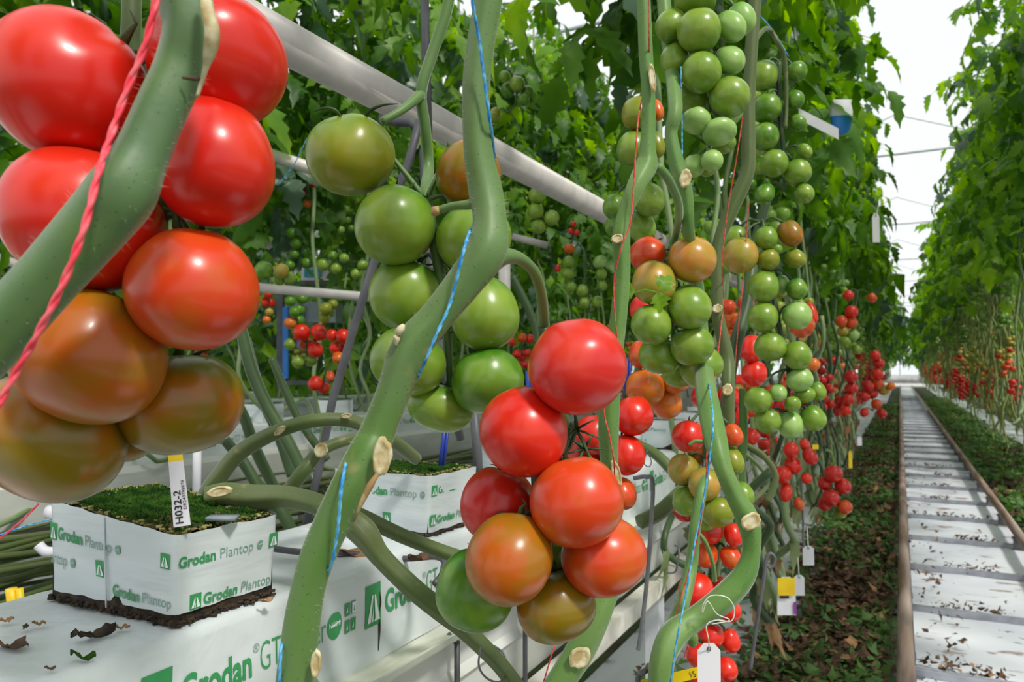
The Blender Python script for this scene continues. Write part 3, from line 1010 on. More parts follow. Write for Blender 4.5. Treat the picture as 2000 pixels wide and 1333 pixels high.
# ------------------------------------------------------------------ hand-shaped vines
def vine(path, mat, label, sub=8, seg=20, ridge=0.035, hairs=0, scars=(), group=None, hair_len=0.004, branches=()):
    """path: (px, py, half width px, depth)"""
    pts = [P(a, b, d) for a, b, w, d in path]
    rads = [w / FPX * d for a, b, w, d in path]
    if path[0][1] < -30:
        t_, r0_ = pts[0].copy(), rads[0]
        dz_ = (pts[0] - pts[1])
        sl = Vector((dz_.x, dz_.y, 0)) / max(dz_.z, 0.01)
        for up_, f_ in ((0.05, 0.98), (0.12, 0.95), (0.25, 0.9), (0.5, 0.8), (0.9, 0.7), (1.4, 0.6), (3.25 - t_.z, 0.5)):
            k_ = 0.08 * (1 - math.exp(-up_ / 0.08))
            pts.insert(0, t_ + sl * k_ + Vector((-0.03 * up_, 0.04 * up_, up_)))
            rads.insert(0, r0_ * f_)
    if path[-1][1] > 1400:
        e_ = pts[-1].copy()
        for q_ in ((-0.02, -0.12, -0.08), (-0.06, -0.30, -0.06), (-0.15, -0.45, 0.02)):
            pts.append(e_ + Vector(q_))
            rads.append(rads[-1] * 0.97)
    pp, rr = spline(pts, rads, sub)
    base = min(pts, key=lambda p: p.z)
    root = empty('tomato_vine', base)
    tag(root, label, 'vine', group)
    mb = MB()
    mb.tube(pp, rr, seg, ridge=ridge, rn=5)
    for br in branches:
        bp = [P(a, b, d) for a, b, w, d in br]
        brr = [w / FPX * d for a, b, w, d in br]
        q, r_ = spline(bp, brr, 5)
        mb.tube(q, r_, 12, ridge=0.03)
    stem_o = mb.build('stem', mat, root)
    if hairs:
        rg = random.Random(len(path) * 31 + hairs)
        h = MB()
        for _ in range(hairs):
            i = rg.randrange(1, len(pp) - 1)
            t = (pp[i + 1] - pp[i - 1]).normalized()
            side = t.cross(VIEW_BACK).normalized()
            n = (side * rg.choice((-1, 1)) + VIEW_BACK * rg.uniform(-0.9, 0.4)).normalized()
            p = pp[i] + (pp[i + 1] - pp[i]) * rg.random() + n * rr[i] * 0.97
            L = hair_len * rg.uniform(0.4, 1.2)
            e = p + (n + t * rg.uniform(-0.35, 0.35)).normalized() * L
            w = 0.00009
            a = t * w
            b = n.cross(t) * w
            h.add([p + a, p - a * 0.5 + b, p - a * 0.5 - b, e], [(0, 1, 3), (1, 2, 3), (2, 0, 3)])
        o = h.build('stem_hair', M_HAIR, stem_o)
        o['kind'] = 'stuff'
    for (a, b, w, hgt, ang, d, dish) in scars:
        # a raised oval leaf scar facing the viewer
        c = P(a, b, d)
        s = MB()
        n1, n2 = 22, 4
        rings = [(1.12, 0.0), (1.0, 0.0012), (0.86, 0.0019), (0.72, 0.0010), (0.35, 0.0013)]
        vs, fs = [], []
        rgs = random.Random(int(a + b))
        ir = [1 + 0.16 * math.sin(2 * math.pi * k_ / n1 * 2 + rgs.random()) * 0.6 + rgs.uniform(-0.08, 0.08) for k_ in range(n1)]
        rot = R(ang)
        for (rad, hh) in rings:
            for k in range(n1):
                th = 2 * math.pi * k / n1
                x0, y0 = math.cos(th) * w * rad * ir[k], math.sin(th) * hgt * rad * ir[k]
                x, y = x0 * math.cos(rot) - y0 * math.sin(rot), x0 * math.sin(rot) + y0 * math.cos(rot)
                vs.append(c + (VIEW_RIGHT * x + UP * y) / FPX * d - VIEW_BACK * (hh - 0.002))
        for j in range(len(rings) - 1):
            for k in range(n1):
                p_, q_ = j * n1 + k, j * n1 + (k + 1) % n1
                fs.append((p_, q_, q_ + n1, p_ + n1))
        fs.append(tuple(range((len(rings) - 1) * n1, len(rings) * n1)))
        s.add(vs, fs)
        s.build('leaf_scar', M_SCAR, stem_o)
    return root, pp, rr


# vine A: thick stem crossing the big cluster
vA, ppA, rrA = vine([(358, -120, 50, 0.335), (362, -10, 50, 0.335), (371, 60, 50, 0.335), (353, 130, 47, 0.335), (319, 205, 47, 0.33), (278, 300, 50, 0.325),
                     (240, 372, 63, 0.32), (195, 430, 62, 0.32), (100, 538, 58, 0.32), (20, 628, 58, 0.32), (-60, 720, 55, 0.32), (-150, 830, 52, 0.32)],
                    M_STEM_A, 'thick blue-green vine crossing the big red tomatoes at the left edge', seg=28, hairs=420, group='thick bare vines', hair_len=0.0045)
# dried strip and side bump on vine A
s = MB()
pp, rr = spline([P(398, -40, 0.318), P(404, 20, 0.316), P(412, 62, 0.317), P(408, 100, 0.32), P(400, 135, 0.324), P(384, 190, 0.327)], [0.0016, 0.0026, 0.0030, 0.0026, 0.0012, 0.0007], 6)
s.tube(pp, rr, 8, ridge=0.25, rn=3)
s.build('dried_strip', M_SCAR, vA)
s = MB()
s.tube([P(356, 152, 0.322), P(378, 154, 0.322), P(395, 155, 0.326)], [0.0006, 0.0010, 0.0008], 6)
s.build('dried_tendril', M_DRY, vA)

# vine B: the middle vine
vB, ppB, rrB = vine([(958, -90, 28, 0.46), (954, 0, 28, 0.46), (940, 85, 27, 0.46), (931, 169, 27, 0.46), (934, 290, 28, 0.46), (949, 375, 33, 0.46), (957, 432, 33, 0.455),
                     (950, 492, 40, 0.45), (908, 552, 36, 0.45), (850, 623, 33, 0.45), (800, 684, 38, 0.45), (770, 765, 33, 0.45), (738, 845, 34, 0.45), (718, 888, 38, 0.445),
                     (686, 948, 37, 0.44), (652, 1016, 35, 0.44), (622, 1084, 34, 0.44), (602, 1152, 33, 0.44), (590, 1220, 35, 0.44), (577, 1333, 37, 0.44), (570, 1420, 37, 0.44)],
                    M_STEM_B, 'thick green vine wound with blue twine, bending down through the middle', seg=26, hairs=900, group='thick bare vines', hair_len=0.0045,
                    scars=((745, 893, 17, 36, 4, 0.424, 1), (353 + 262, 1300, 9, 26, 0, 0.424, 1)),
                    branches=[[(965, 505, 26, 0.452), (990, 500, 17, 0.455), (1020, 508, 12, 0.465), (1045, 535, 11, 0.48), (1058, 580, 11, 0.50), (1064, 650, 11, 0.53)],
                              [(945, 392, 14, 0.457), (915, 400, 10, 0.46), (885, 403, 8, 0.465), (855, 412, 8, 0.47)]])
s = MB()
s.tube([P(858, 411, 0.468), P(850, 412, 0.468), P(846, 422, 0.468)], [0.0030, 0.0034, 0.0015], 8)
s.build('dried_stub', M_SCAR_RIM, vB)
s = MB()
s.tube([P(778, 652, 0.438), P(785, 640, 0.437), P(789, 634, 0.437)], [0.0030, 0.0022, 0.0008], 7)
s.tube([P(772, 655, 0.438), P(776, 662, 0.438), P(774, 675, 0.438)], [0.0022, 0.0022, 0.0008], 7)
s.build('leaf_stub', M_SCAR, vB)
# pale open wound by the big scar
s = MB()
s.tube([P(738, 925, 0.425), P(722, 950, 0.424), P(705, 985, 0.424), P(690, 1020, 0.427)], [0.0012, 0.0022, 0.0014, 0.0005], 7)
s.build('bark_crack', M_SCAR_RIM, vB)

# vine C: red-twined vine right of the middle
vC, ppC, rrC = vine([(1250, -80, 13, 0.66), (1257, 0, 13, 0.66), (1261, 100, 13.5, 0.66), (1267, 200, 13, 0.66), (1265, 285, 15, 0.66), (1262, 325, 21, 0.66),
                     (1241, 366, 17, 0.65), (1219, 422, 14, 0.65), (1213, 468, 17, 0.65), (1215, 540, 15, 0.65), (1207, 625, 16, 0.65), (1195, 720, 18, 0.65), (1188, 830, 20, 0.65),
                     (1190, 920, 17, 0.66), (1192, 1010, 22, 0.66), (1190, 1110, 26, 0.66), (1168, 1195, 26, 0.65), (1130, 1275, 28, 0.65), (1085, 1345, 26, 0.65), (1040, 1420, 26, 0.65)],
                    M_STEM_C, 'pale green vine with thin dark red twine left of the bright cluster', ridge=0.06, hairs=260, group='thick bare vines', hair_len=0.003,
                    scars=((1133, 1287, 17, 22, -25, 0.633, 1), (1206, 466, 10, 9, 0, 0.638, 1), (1204, 925, 8, 26, 18, 0.645, 1), (1275, 150, 6, 28, 8, 0.648, 1)))
# vine D: twin vine with blue twine and loop at the lower right
vD, ppD, rrD = vine([(1290, -80, 13, 0.90), (1300, 40, 13, 0.88), (1312, 140, 13, 0.84), (1319, 215, 14, 0.80), (1311, 262, 12, 0.80), (1323, 325, 15, 0.80), (1340, 380, 13, 0.80), (1346, 460, 11, 0.82),
                     (1360, 560, 14, 0.92), (1370, 680, 16, 0.94), (1380, 770, 20, 0.80), (1396, 855, 22, 0.74), (1412, 915, 17, 0.72), (1433, 965, 18, 0.72), (1460, 1018, 22, 0.72),
                     (1467, 1075, 17, 0.72), (1452, 1125, 22, 0.72), (1410, 1172, 25, 0.72), (1360, 1208, 22, 0.72), (1318, 1240, 26, 0.71), (1296, 1285, 24, 0.70), (1290, 1345, 24, 0.70), (1288, 1420, 24, 0.7)],
                    M_STEM_C, 'green vine looping low at the lower right beside the blank tag', ridge=0.06, hairs=200, group='thick bare vines', hair_len=0.003,
                    scars=((1468, 1020, 15, 18, -30, 0.70, 1), (1340, 348, 10, 17, 0, 0.785, 1)),
                    branches=[[(1345, 870, 3, 0.74), (1360, 862, 4, 0.74), (1385, 866, 6, 0.74)], [(1335, 1228, 16, 0.715), (1352, 1246, 12, 0.715), (1352, 1262, 7, 0.715)]])
# vine E: short straight piece carrying blue twine
vine([(1377, 935, 8, 0.86), (1370, 960, 11, 0.84), (1358, 1030, 11, 0.83), (1350, 1110, 12, 0.83), (1330, 1190, 14, 0.80), (1305, 1240, 18, 0.76)],
     M_STEM_C, 'short green cut stem behind the blue twine, below the mixed cluster', group='thick bare vines', branches=[[(1362, 1040, 4, 0.83), (1378, 1060, 4, 0.83), (1392, 1100, 4, 0.84), (1396, 1135, 5, 0.85)]])
# other vines between the clusters
vine([(1478, -40, 12, 1.02), (1470, 60, 12, 1.02), (1462, 200, 12, 1.02), (1462, 270, 13, 1.02), (1458, 340, 14, 1.02), (1428, 410, 14, 1.02), (1402, 480, 11, 1.02), (1400, 560, 11, 1.02), (1402, 620, 12, 1.02), (1420, 700, 13, 1.02),
      (1422, 760, 12, 1.0), (1424, 850, 11, 1.0), (1430, 930, 12, 1.0), (1420, 1010, 12, 1.0), (1400, 1080, 12, 1.0), (1390, 1150, 11, 1.0)],
     M_STEM_D, 'dull green vine between the bright and the long green cluster', group='thick bare vines', scars=((1402, 603, 9, 8, 0, 1.005, 1), (1421, 762, 9, 11, 0, 0.985, 1)))
vine([(1500, 380, 9, 1.3), (1475, 480, 10, 1.3), (1460, 590, 11, 1.25), (1435, 680, 13, 1.2), (1422, 760, 12, 1.2), (1418, 860, 11, 1.2), (1440, 960, 10, 1.2), (1455, 1060, 9, 1.2)],
     M_STEM_DARK, 'dark slanting vine behind the long green cluster', group='thick bare vines')
vine([(1472, 80, 6, 1.04), (1492, 58, 5, 1.08), (1505, 60, 5, 1.12), (1520, 85, 5, 1.12), (1532, 115, 5, 1.13), (1536, 190, 4, 1.14), (1534, 250, 4, 1.14)],
     M_STEM_D, 'thin arched green stem above the loose green cluster', group='thick bare vines', seg=10)
vine([(1500, 980, 7, 1.4), (1515, 930, 6, 1.4), (1490, 890, 6, 1.4), (1460, 870, 5, 1.4)], M_STEM_D, 'thin stem running from the gutter to the small reds', group='thick bare vines', seg=8)
vine([(1450, 760, 7, 1.2), (1452, 850, 9, 1.2), (1446, 930, 9, 1.2), (1452, 1000, 9, 1.2)], M_STEM_C, 'green vine standing right of the mixed cluster', group='thick bare vines', seg=12)

# stems from the blocks, lying over the slabs
vine([(405, 972, 20, 0.70), (440, 968, 24, 0.70), (500, 972, 24, 0.69), (570, 972, 21, 0.67), (640, 992, 21, 0.65), (704, 1033, 27, 0.64), (745, 1088, 20, 0.64), (806, 1148, 20, 0.64), (858, 1190, 20, 0.64),
      (908, 1230, 18, 0.64), (969, 1290, 16, 0.64), (1004, 1335, 16, 0.64), (1040, 1390, 16, 0.64)],
     M_STEM_D, 'thick grooved stem running from the near block down to the right', seg=22, ridge=0.09, group='bent stems lying over the slabs', scars=((428, 962, 22, 10, 5, 0.675, 1),))
vine([(640, 985, 16, 0.70), (704, 1008, 15, 0.70), (789, 1048, 14, 0.72), (891, 1086, 13, 0.74), (985, 1105, 12, 0.76), (1070, 1110, 12, 0.78)],
     M_STEM_D, 'thinner grooved stem parting right toward the green tomato', seg=16, ridge=0.08, group='bent stems lying over the slabs')
vine([(395, 975, 14, 0.78), (424, 938, 17, 0.78), (470, 884, 16, 0.78), (544, 843, 14, 0.78), (616, 822, 13, 0.78), (688, 824, 13, 0.79), (735, 848, 13, 0.82), (775, 868, 13, 0.86), (812, 897, 12, 0.90)],
     M_STEM_D, 'arched stem linking the two printed blocks', seg=18, ridge=0.07, group='bent stems lying over the slabs', scars=((676, 813, 9, 5, 0, 0.775, 1), (546, 842, 12, 6, 35, 0.765, 1)))
vine([(545, 985, 14, 0.80), (590, 925, 14, 0.80), (630, 880, 12, 0.82), (690, 858, 11, 0.84), (730, 862, 10, 0.88)],
     M_STEM_D, 'bent stem with brown knots under the arched stem', seg=16, ridge=0.07, group='bent stems lying over the slabs', scars=((626, 880, 12, 14, 10, 0.79, 1),))
bg = [[(452, 560, 10), (470, 640, 11), (490, 720, 12), (520, 790, 12), (560, 860, 12), (600, 940, 12)],
      [(480, 660, 9), (505, 760, 11), (545, 850, 11), (570, 930, 10)],
      [(430, 760, 9), (470, 800, 10), (500, 880, 11), (540, 960, 10)],
      [(440, 860, 10), (480, 910, 11), (520, 980, 10)],
      [(530, 700, 7), (560, 770, 8), (590, 830, 8), (640, 900, 8)],
      [(500, 940, 10), (550, 1000, 12), (575, 1050, 11)]]
blab = ['dark green stem leaning behind the orange-red tomato, longest one', 'dark green stem leaning just right of the longest one', 'dark green stem rising left of the arched stem',
        'dark stem behind the white plant label stick', 'thin dark stem leaning left of the grey post', 'short dark stem under the arched stem beside the block']
for k, b_ in enumerate(bg):
    vine([(x, y, w, 1.02 + 0.05 * k) for x, y, w in b_], M_STEM_DARK, blab[k], seg=12, ridge=0.06, group='leaning dark stems behind the first block')
vine([(1000, 540, 7, 1.6), (1030, 600, 8, 1.6), (1050, 660, 8, 1.6), (1060, 740, 8, 1.6)], M_STEM_DARK, 'dark background stem above the topmost central tomato', seg=10, group='leaning dark stems behind the first block')
vine([(1232, 860, 7, 1.22), (1270, 880, 10, 1.2), (1300, 905, 11, 1.18), (1345, 960, 10, 1.15), (1380, 1010, 9, 1.1)], M_STEM_D, 'grooved stem running off the third block', seg=14, ridge=0.07, group='bent stems lying over the slabs')
vine([(1250, 1020, 14, 1.0), (1290, 1000, 15, 1.02), (1330, 960, 13, 1.05), (1350, 940, 10, 1.08)], M_STEM_D, 'cut thick stem beside the steel hook right of the central cluster', seg=14, ridge=0.06, group='bent stems lying over the slabs')


# ------------------------------------------------------------------ twines
def twine(path, r, mat, label, sub=6):
    pts = [P(a, b, d) for a, b, d in path]
    if path[0][1] < -30:
        t_ = pts[0].copy()
        dz_ = (pts[0] - pts[1])
        sl = Vector((dz_.x, dz_.y, 0)) / max(dz_.z, 0.01)
        for up_ in (0.05, 0.12, 0.25, 0.6, 1.2, 3.3 - t_.z):
            k_ = 0.08 * (1 - math.exp(-up_ / 0.08))
            pts.insert(0, t_ + sl * k_ + Vector((-0.03 * up_, 0.04 * up_, up_)))
    pp, _ = spline(pts, None, sub)
    mb = MB()
    # two twisted strands
    tot = 0.0
    ang = [0.0]
    for i in range(1, len(pp)):
        tot += (pp[i] - pp[i - 1]).length
        ang.append(tot)
    fine = []
    steps = max(24, int(tot / (r * 1.6)))
    steps = min(steps, 1600)
    acc = 0
    cum = ang
    j = 0
    cl = []
    for s_ in range(steps + 1):
        t = tot * s_ / steps
        while j < len(cum) - 2 and cum[j + 1] < t:
            j += 1
        f = (t - cum[j]) / max(1e-9, cum[j + 1] - cum[j])
        cl.append((pp[j].lerp(pp[j + 1], f), t))
    for st in (0, 1):
        out = []
        for i, (p, t) in enumerate(cl):
            d = (cl[min(i + 1, steps)][0] - cl[max(i - 1, 0)][0]).normalized()
            u = d.cross(VIEW_BACK).normalized()
            v = d.cross(u)
            a = t / (r * 15) * 6.283 + st * math.pi
            out.append(p + (u * math.cos(a) + v * math.sin(a)) * r * 0.38)
        mb.tube(out, r * 0.70, 6)
    o = mb.build('support_twine', mat)
    tag(o, label, 'twine', 'support twines')
    return o


twine([(316, -50, 0.318), (305, 0, 0.315), (283, 90, 0.316), (250, 170, 0.316), (215, 270, 0.312), (190, 345, 0.298), (166, 440, 0.294), (125, 550, 0.294), (80, 640, 0.296), (35, 722, 0.30), (0, 785, 0.30), (-40, 850, 0.30)],
      0.00155, M_STR_RED, 'thick pinkish red twine slanting over the thick vine at the left edge')
twine([(915, -60, 0.425), (922, 0, 0.43), (935, 75, 0.44), (948, 170, 0.445), (956, 230, 0.448), (962, 275, 0.46), (966, 340, 0.492), (950, 400, 0.499), (925, 440, 0.48), (916, 458, 0.445), (905, 492, 0.43), (880, 590, 0.432),
       (852, 655, 0.43), (826, 716, 0.436), (800, 760, 0.47), (760, 800, 0.487), (715, 850, 0.48), (682, 890, 0.445), (668, 945, 0.418), (662, 1010, 0.42), (656, 1060, 0.425), (642, 1115, 0.435), (600, 1170, 0.475), (565, 1210, 0.468), (550, 1262, 0.432), (546, 1333, 0.43), (545, 1400, 0.43)],
      0.00105, M_STR_BLUE, 'bright blue twine spiralling round the thick middle vine')
twine([(1268, -40, 0.645), (1268, 60, 0.645), (1266, 120, 0.66), (1254, 190, 0.676), (1246, 240, 0.645), (1240, 320, 0.638), (1232, 430, 0.636), (1215, 480, 0.632), (1199, 550, 0.636), (1203, 640, 0.636), (1207, 700, 0.638), (1180, 790, 0.638), (1192, 860, 0.635), (1200, 920, 0.64), (1190, 1010, 0.68), (1120, 1200, 0.69), (1085, 1260, 0.66), (1060, 1340, 0.66)],
      0.00075, M_STR_DRED, 'thin dark red twine following the pale vine left of the bright cluster')
twine([(1330, 130, 0.815), (1332, 250, 0.815), (1333, 400, 0.81), (1336, 470, 0.86), (1360, 600, 1.0), (1378, 700, 0.98), (1386, 760, 0.77), (1393, 820, 0.70), (1388, 880, 0.69), (1375, 970, 0.69), (1357, 1060, 0.69), (1340, 1160, 0.68), (1322, 1250, 0.67), (1308, 1345, 0.67)],
      0.0009, M_STR_BLUE, 'bright blue twine running down past the mixed cluster')
twine([(1450, 230, 0.98), (1440, 300, 0.98), (1420, 420, 0.98), (1410, 520, 0.98), (1412, 600, 1.03), (1390, 800, 0.8), (1381, 880, 0.78), (1378, 950, 0.78), (1360, 1060, 0.8), (1330, 1170, 0.8), (1300, 1260, 0.72)],
      0.0008, M_STR_DRED, 'thin red twine running down behind the blue twine at lower right')
twine([(1462, 400, 1.1), (1452, 540, 1.1), (1440, 660, 1.1), (1430, 780, 1.1), (1416, 850, 1.1)], 0.0008, M_STR_DRED, 'thin red twine left of the long green cluster')
twine([(1335, 1290, 0.78), (1350, 1240, 0.78)], 0.0009, M_STR_RED, 'short red twine end above the yellow strip')
twine([(75, 985, 0.6), (40, 1020, 0.6), (0, 1052, 0.6), (-40, 1080, 0.6)], 0.0009, M_STR_RED, 'pink twine end under the lowest olive tomato at left edge')
twine([(120, 1010, 0.75), (60, 1025, 0.75), (0, 1045, 0.75)], 0.0008, M_STR_BLUE, 'blue twine end low at the left edge')
twine([(1483, 30, 1.2), (1510, 60, 1.2), (1540, 110, 1.2)], 0.001, M_STR_BLUE, 'blue twine bit by the top right clusters')
twine([(600, 270, 1.5), (575, 320, 1.5), (545, 360, 1.5)], 0.0012, M_STR_BLUE, 'pale blue twine bit left of the cleft green tomato')


# ------------------------------------------------------------------ slabs, gutter and blocks of the front row
SX = -0.50          # front face of the slabs
ZTOP = 0.795        # top of the slabs


def sdisp(y, z, seed=0.0):
    return 0.0035 * mnoise.noise(Vector((y * 6, z * 9, seed))) + 0.0015 * mnoise.noise(Vector((y * 21, z * 16, seed + 3)))


def text_mesh(mb, txt, size, to3d, bold=0.0, mi=0, shear=0.0):
    """append lettering; to3d maps (u, v) -> Vector"""
    cu = bpy.data.curves.new('t', 'FONT')
    cu.body = txt
    cu.size = size
    cu.offset = bold
    cu.shear = shear
    cu.resolution_u = 4
    ob = bpy.data.objects.new('t', cu)
    COL.objects.link(ob)
    dg = bpy.context.evaluated_depsgraph_get()
    me = bpy.data.meshes.new_from_object(ob.evaluated_get(dg))
    vs = [to3d(v.co.x, v.co.y) for v in me.vertices]
    fs = [tuple(p.vertices) for p in me.polygons]
    mb.add(vs, fs, mi)
    w = max((v.co.x for v in me.vertices), default=0)
    bpy.data.objects.remove(ob)
    bpy.data.curves.remove(cu)
    bpy.data.meshes.remove(me)
    return w


def logo(mb, to3d_, u0_, v0_, s, off3d_, wx=1.0):
    """green rectangle with the pale twin-peak mark"""
    to3d = lambda u, v: to3d_(u0_ + u * wx, v0_ + v)
    off3d = lambda u, v: off3d_(u0_ + u * wx, v0_ + v)
    u0 = v0 = 0.0
    n = 4
    vs = [to3d(u0 + s * 0.92 * i / n, v0 + s * 1.1 * j / n) for j in range(n + 1) for i in range(n + 1)]
    fs = [(j * (n + 1) + i, j * (n + 1) + i + 1, (j + 1) * (n + 1) + i + 1, (j + 1) * (n + 1) + i) for j in range(n) for i in range(n)]
    mb.add(vs, fs, 0)

    def q(pts):
        mb.add([off3d(u0 + s * a, v0 + s * b) for a, b in pts], [tuple(range(len(pts)))], 2)
    q([(0.10, 0.12), (0.30, 0.12), (0.43, 0.82), (0.36, 0.82)])
    q([(0.50, 0.82), (0.57, 0.82), (0.84, 0.12), (0.50, 0.12), (0.56, 0.2)])
    q([(0.36, 0.12), (0.44, 0.12), (0.455, 0.6)])


def badge(mb, to3d, off3d, u0, v0, s, mi=0):
    """round leaf badge"""
    n = 16
    pts = []
    for k in range(n):
        a = 2 * math.pi * k / n
        x, y = math.cos(a) * 0.5, math.sin(a) * 0.62
        if x > 0 and y > 0:
            y = min(y + x * 0.25, 0.6)
        pts.append((x, y))
    mb.add([to3d(u0 + s * (0.5 + x), v0 + s * (0.62 + y)) for x, y in pts], [tuple(range(n))], mi)
    mb.add([off3d(u0 + s * a, v0 + s * b) for a, b in ((0.2, 0.58), (0.85, 0.7), (0.85, 0.8), (0.2, 0.68))], [(0, 1, 2, 3)], 2)


def slab(y0, y1, ztop, x_front, width, label, group, detail=True, printed=True, seed=0.0, height=0.105, print_mat=None):
    root = empty('growing_slab', (x_front - width / 2, (y0 + y1) / 2, ztop - height))
    tag(root, label, 'slab', group)
    mb = MB()
    ny = 90 if detail else 16
    L = y1 - y0
    prof = []   # (x, z) cross-section front bottom -> top -> back bottom
    zb = ztop - height
    for i in range(7):
        prof.append((0.0, zb + (height - 0.010) * i / 6, 1))
    for a in (30, 60, 90):
        prof.append((-0.010 + 0.010 * math.cos(R(a)), ztop - 0.010 + 0.010 * math.sin(R(a)), 1))
    for i in range(1, 9):
        prof.append((-0.01 - (width - 0.02) * i / 8, ztop, 2))
    for a in (60, 30, 0):
        prof.append((-width + 0.010 - 0.010 * math.cos(R(a)), ztop - 0.010 + 0.010 * math.sin(R(a)), 3))
    prof.append((-width, zb, 3))
    vs, fs = [], []
    n = len(prof)
    for j in range(ny + 1):
        y = y0 + L * j / ny
        e = min(1.0, min(j, ny - j) / (ny * 0.03 + 1e-6))
        for (x, z, k) in prof:
            dx = sdisp(y, z, seed) if k == 1 else 0
            dz = (0.0032 * mnoise.noise(Vector((x * 18, y * 9, seed))) + 0.0015 * mnoise.noise(Vector((x * 50, y * 30, seed)))) * (1 if k == 2 else 0.4)
            vs.append((x_front + x + dx, y, z + dz - (1 - e) * 0.006 * (z - zb) / height))
    for j in range(ny):
        for i in range(n - 1):
            a = j * n + i
            fs.append((a, a + n, a + n + 1, a + 1))
    fs.append(tuple(range(n)))
    fs.append(tuple(range(ny * n + n - 1, ny * n - 1, -1)))
    mb.add(vs, fs)
    wrap_o = mb.build('film_wrap', M_PLASTIC, root)
    if printed:
        pr = MB()

        def t3(u, v, yy=0.0, zz=0.0):
            y = yy + u
            z = zz + v
            return Vector((x_front + sdisp(y, z, seed) + 0.0010, y, z))
        for k, ys in enumerate(([y0 + 0.1 + 0.258 * q_ for q_ in range(3)] if not detail else printed)):
            z0 = ztop - 0.066
            f = lambda u, v, ys=ys, z0=z0: t3(u, v, ys, z0)
            g = lambda u, v, ys=ys, z0=z0: t3(u, v, ys, z0) + Vector((0.0006, 0, 0))
            logo(pr, f, 0, 0.0, 0.040, g, wx=0.72)
            w = text_mesh(pr, 'Grodan', 0.034, lambda u, v: f(u * 0.68 + 0.034, v + 0.008), 0.0009, 0)
            text_mesh(pr, '\u00ae', 0.010, lambda u, v: f(u + 0.036 + w * 0.68, v + 0.026), 0, 1)
            text_mesh(pr, 'GT Master', 0.036, lambda u, v: f(u * 0.52 + 0.043 + w * 0.68, v + 0.008), -0.0004, 0)
            badge(pr, f, g, 0.199, 0.006, 0.021)
            text_mesh(pr, 'NG2.0', 0.007, lambda u, v: g(u * 0.9 + 0.2005, v + 0.0185), 0, 2)
            for (a, b) in ((0, 0), (0.0095, 0), (0, 0.017), (0.0095, 0.017)):
                q = [(0.225 + a, 0.006 + b), (0.2325 + a, 0.006 + b), (0.2325 + a, 0.019 + b), (0.225 + a, 0.019 + b)]
                if a and b:
                    pr.add([f(u, v) for u, v in q], [(0, 1, 2, 3)], 1)
                    pr.add([g(u, v) for u, v in ((0.2258 + a, 0.007 + b), (0.2317 + a, 0.007 + b), (0.2317 + a, 0.018 + b), (0.2258 + a, 0.018 + b))], [(0, 1, 2, 3)], 2)
                    pr.add([g(u, v) + Vector((0.0005, 0, 0)) for u, v in ((0.2275 + a, 0.009 + b), (0.230 + a, 0.009 + b), (0.229 + a, 0.016 + b))], [(0, 1, 2)], 1)
                else:
                    pr.add([f(u, v) for u, v in q], [(0, 1, 2, 3)], 0)
                    pr.add([g(u, v) for u, v in ((0.2265 + a, 0.009 + b), (0.229 + a, 0.010 + b), (0.228 + a, 0.015 + b))], [(0, 1, 2)], 2)
        pr.build('printed_lettering', [M_PRINT, M_PRINT_PALE, M_PRINT_WHITE], wrap_o, smooth=False)
    return root


GS = 'white film-wrapped slabs of the front row'
sl1 = slab(-0.25, 0.985, ZTOP, SX, 0.21, 'white film-wrapped growing slab with green lettering under the two nearest blocks', GS, printed=[0.108, 0.366, 0.624], seed=1.0)
# cut, stain and top print on the near slab
mb = MB()
st = [P(733, 1213, 0.70), P(735, 1235, 0.70), P(732, 1255, 0.70), P(736, 1275, 0.70), P(734, 1300, 0.70)]
ySt = 0.648
zs_ = [0.765, 0.750, 0.738, 0.725, 0.700]
pp, rr = spline([Vector((SX + sdisp(ySt, z, 1.0) + 0.0006, ySt + dy, z)) for z, dy in zip(zs_, (0, 0.002, -0.001, 0.001, 0))], [0.0008, 0.0022, 0.0012, 0.0020, 0.0006], 5)
mb.tube(pp, rr, 6, flat=0.4)
mb.build('film_tear', M_DARKBROWN, sl1)
GSL = ['white printed slab starting behind the central red cluster', 'white slab seen past the mixed cluster', 'white slab partly hidden behind hanging stems']
for k in range(6):
    slab(1.005 + 1.0 * k, 1.985 + 1.0 * k, ZTOP, SX, 0.21, GSL[min(k, 2)] if k < 2 else 'white film-wrapped slab far along the front row, behind hanging stems', GS, detail=False, printed=True, seed=2.0 + k)


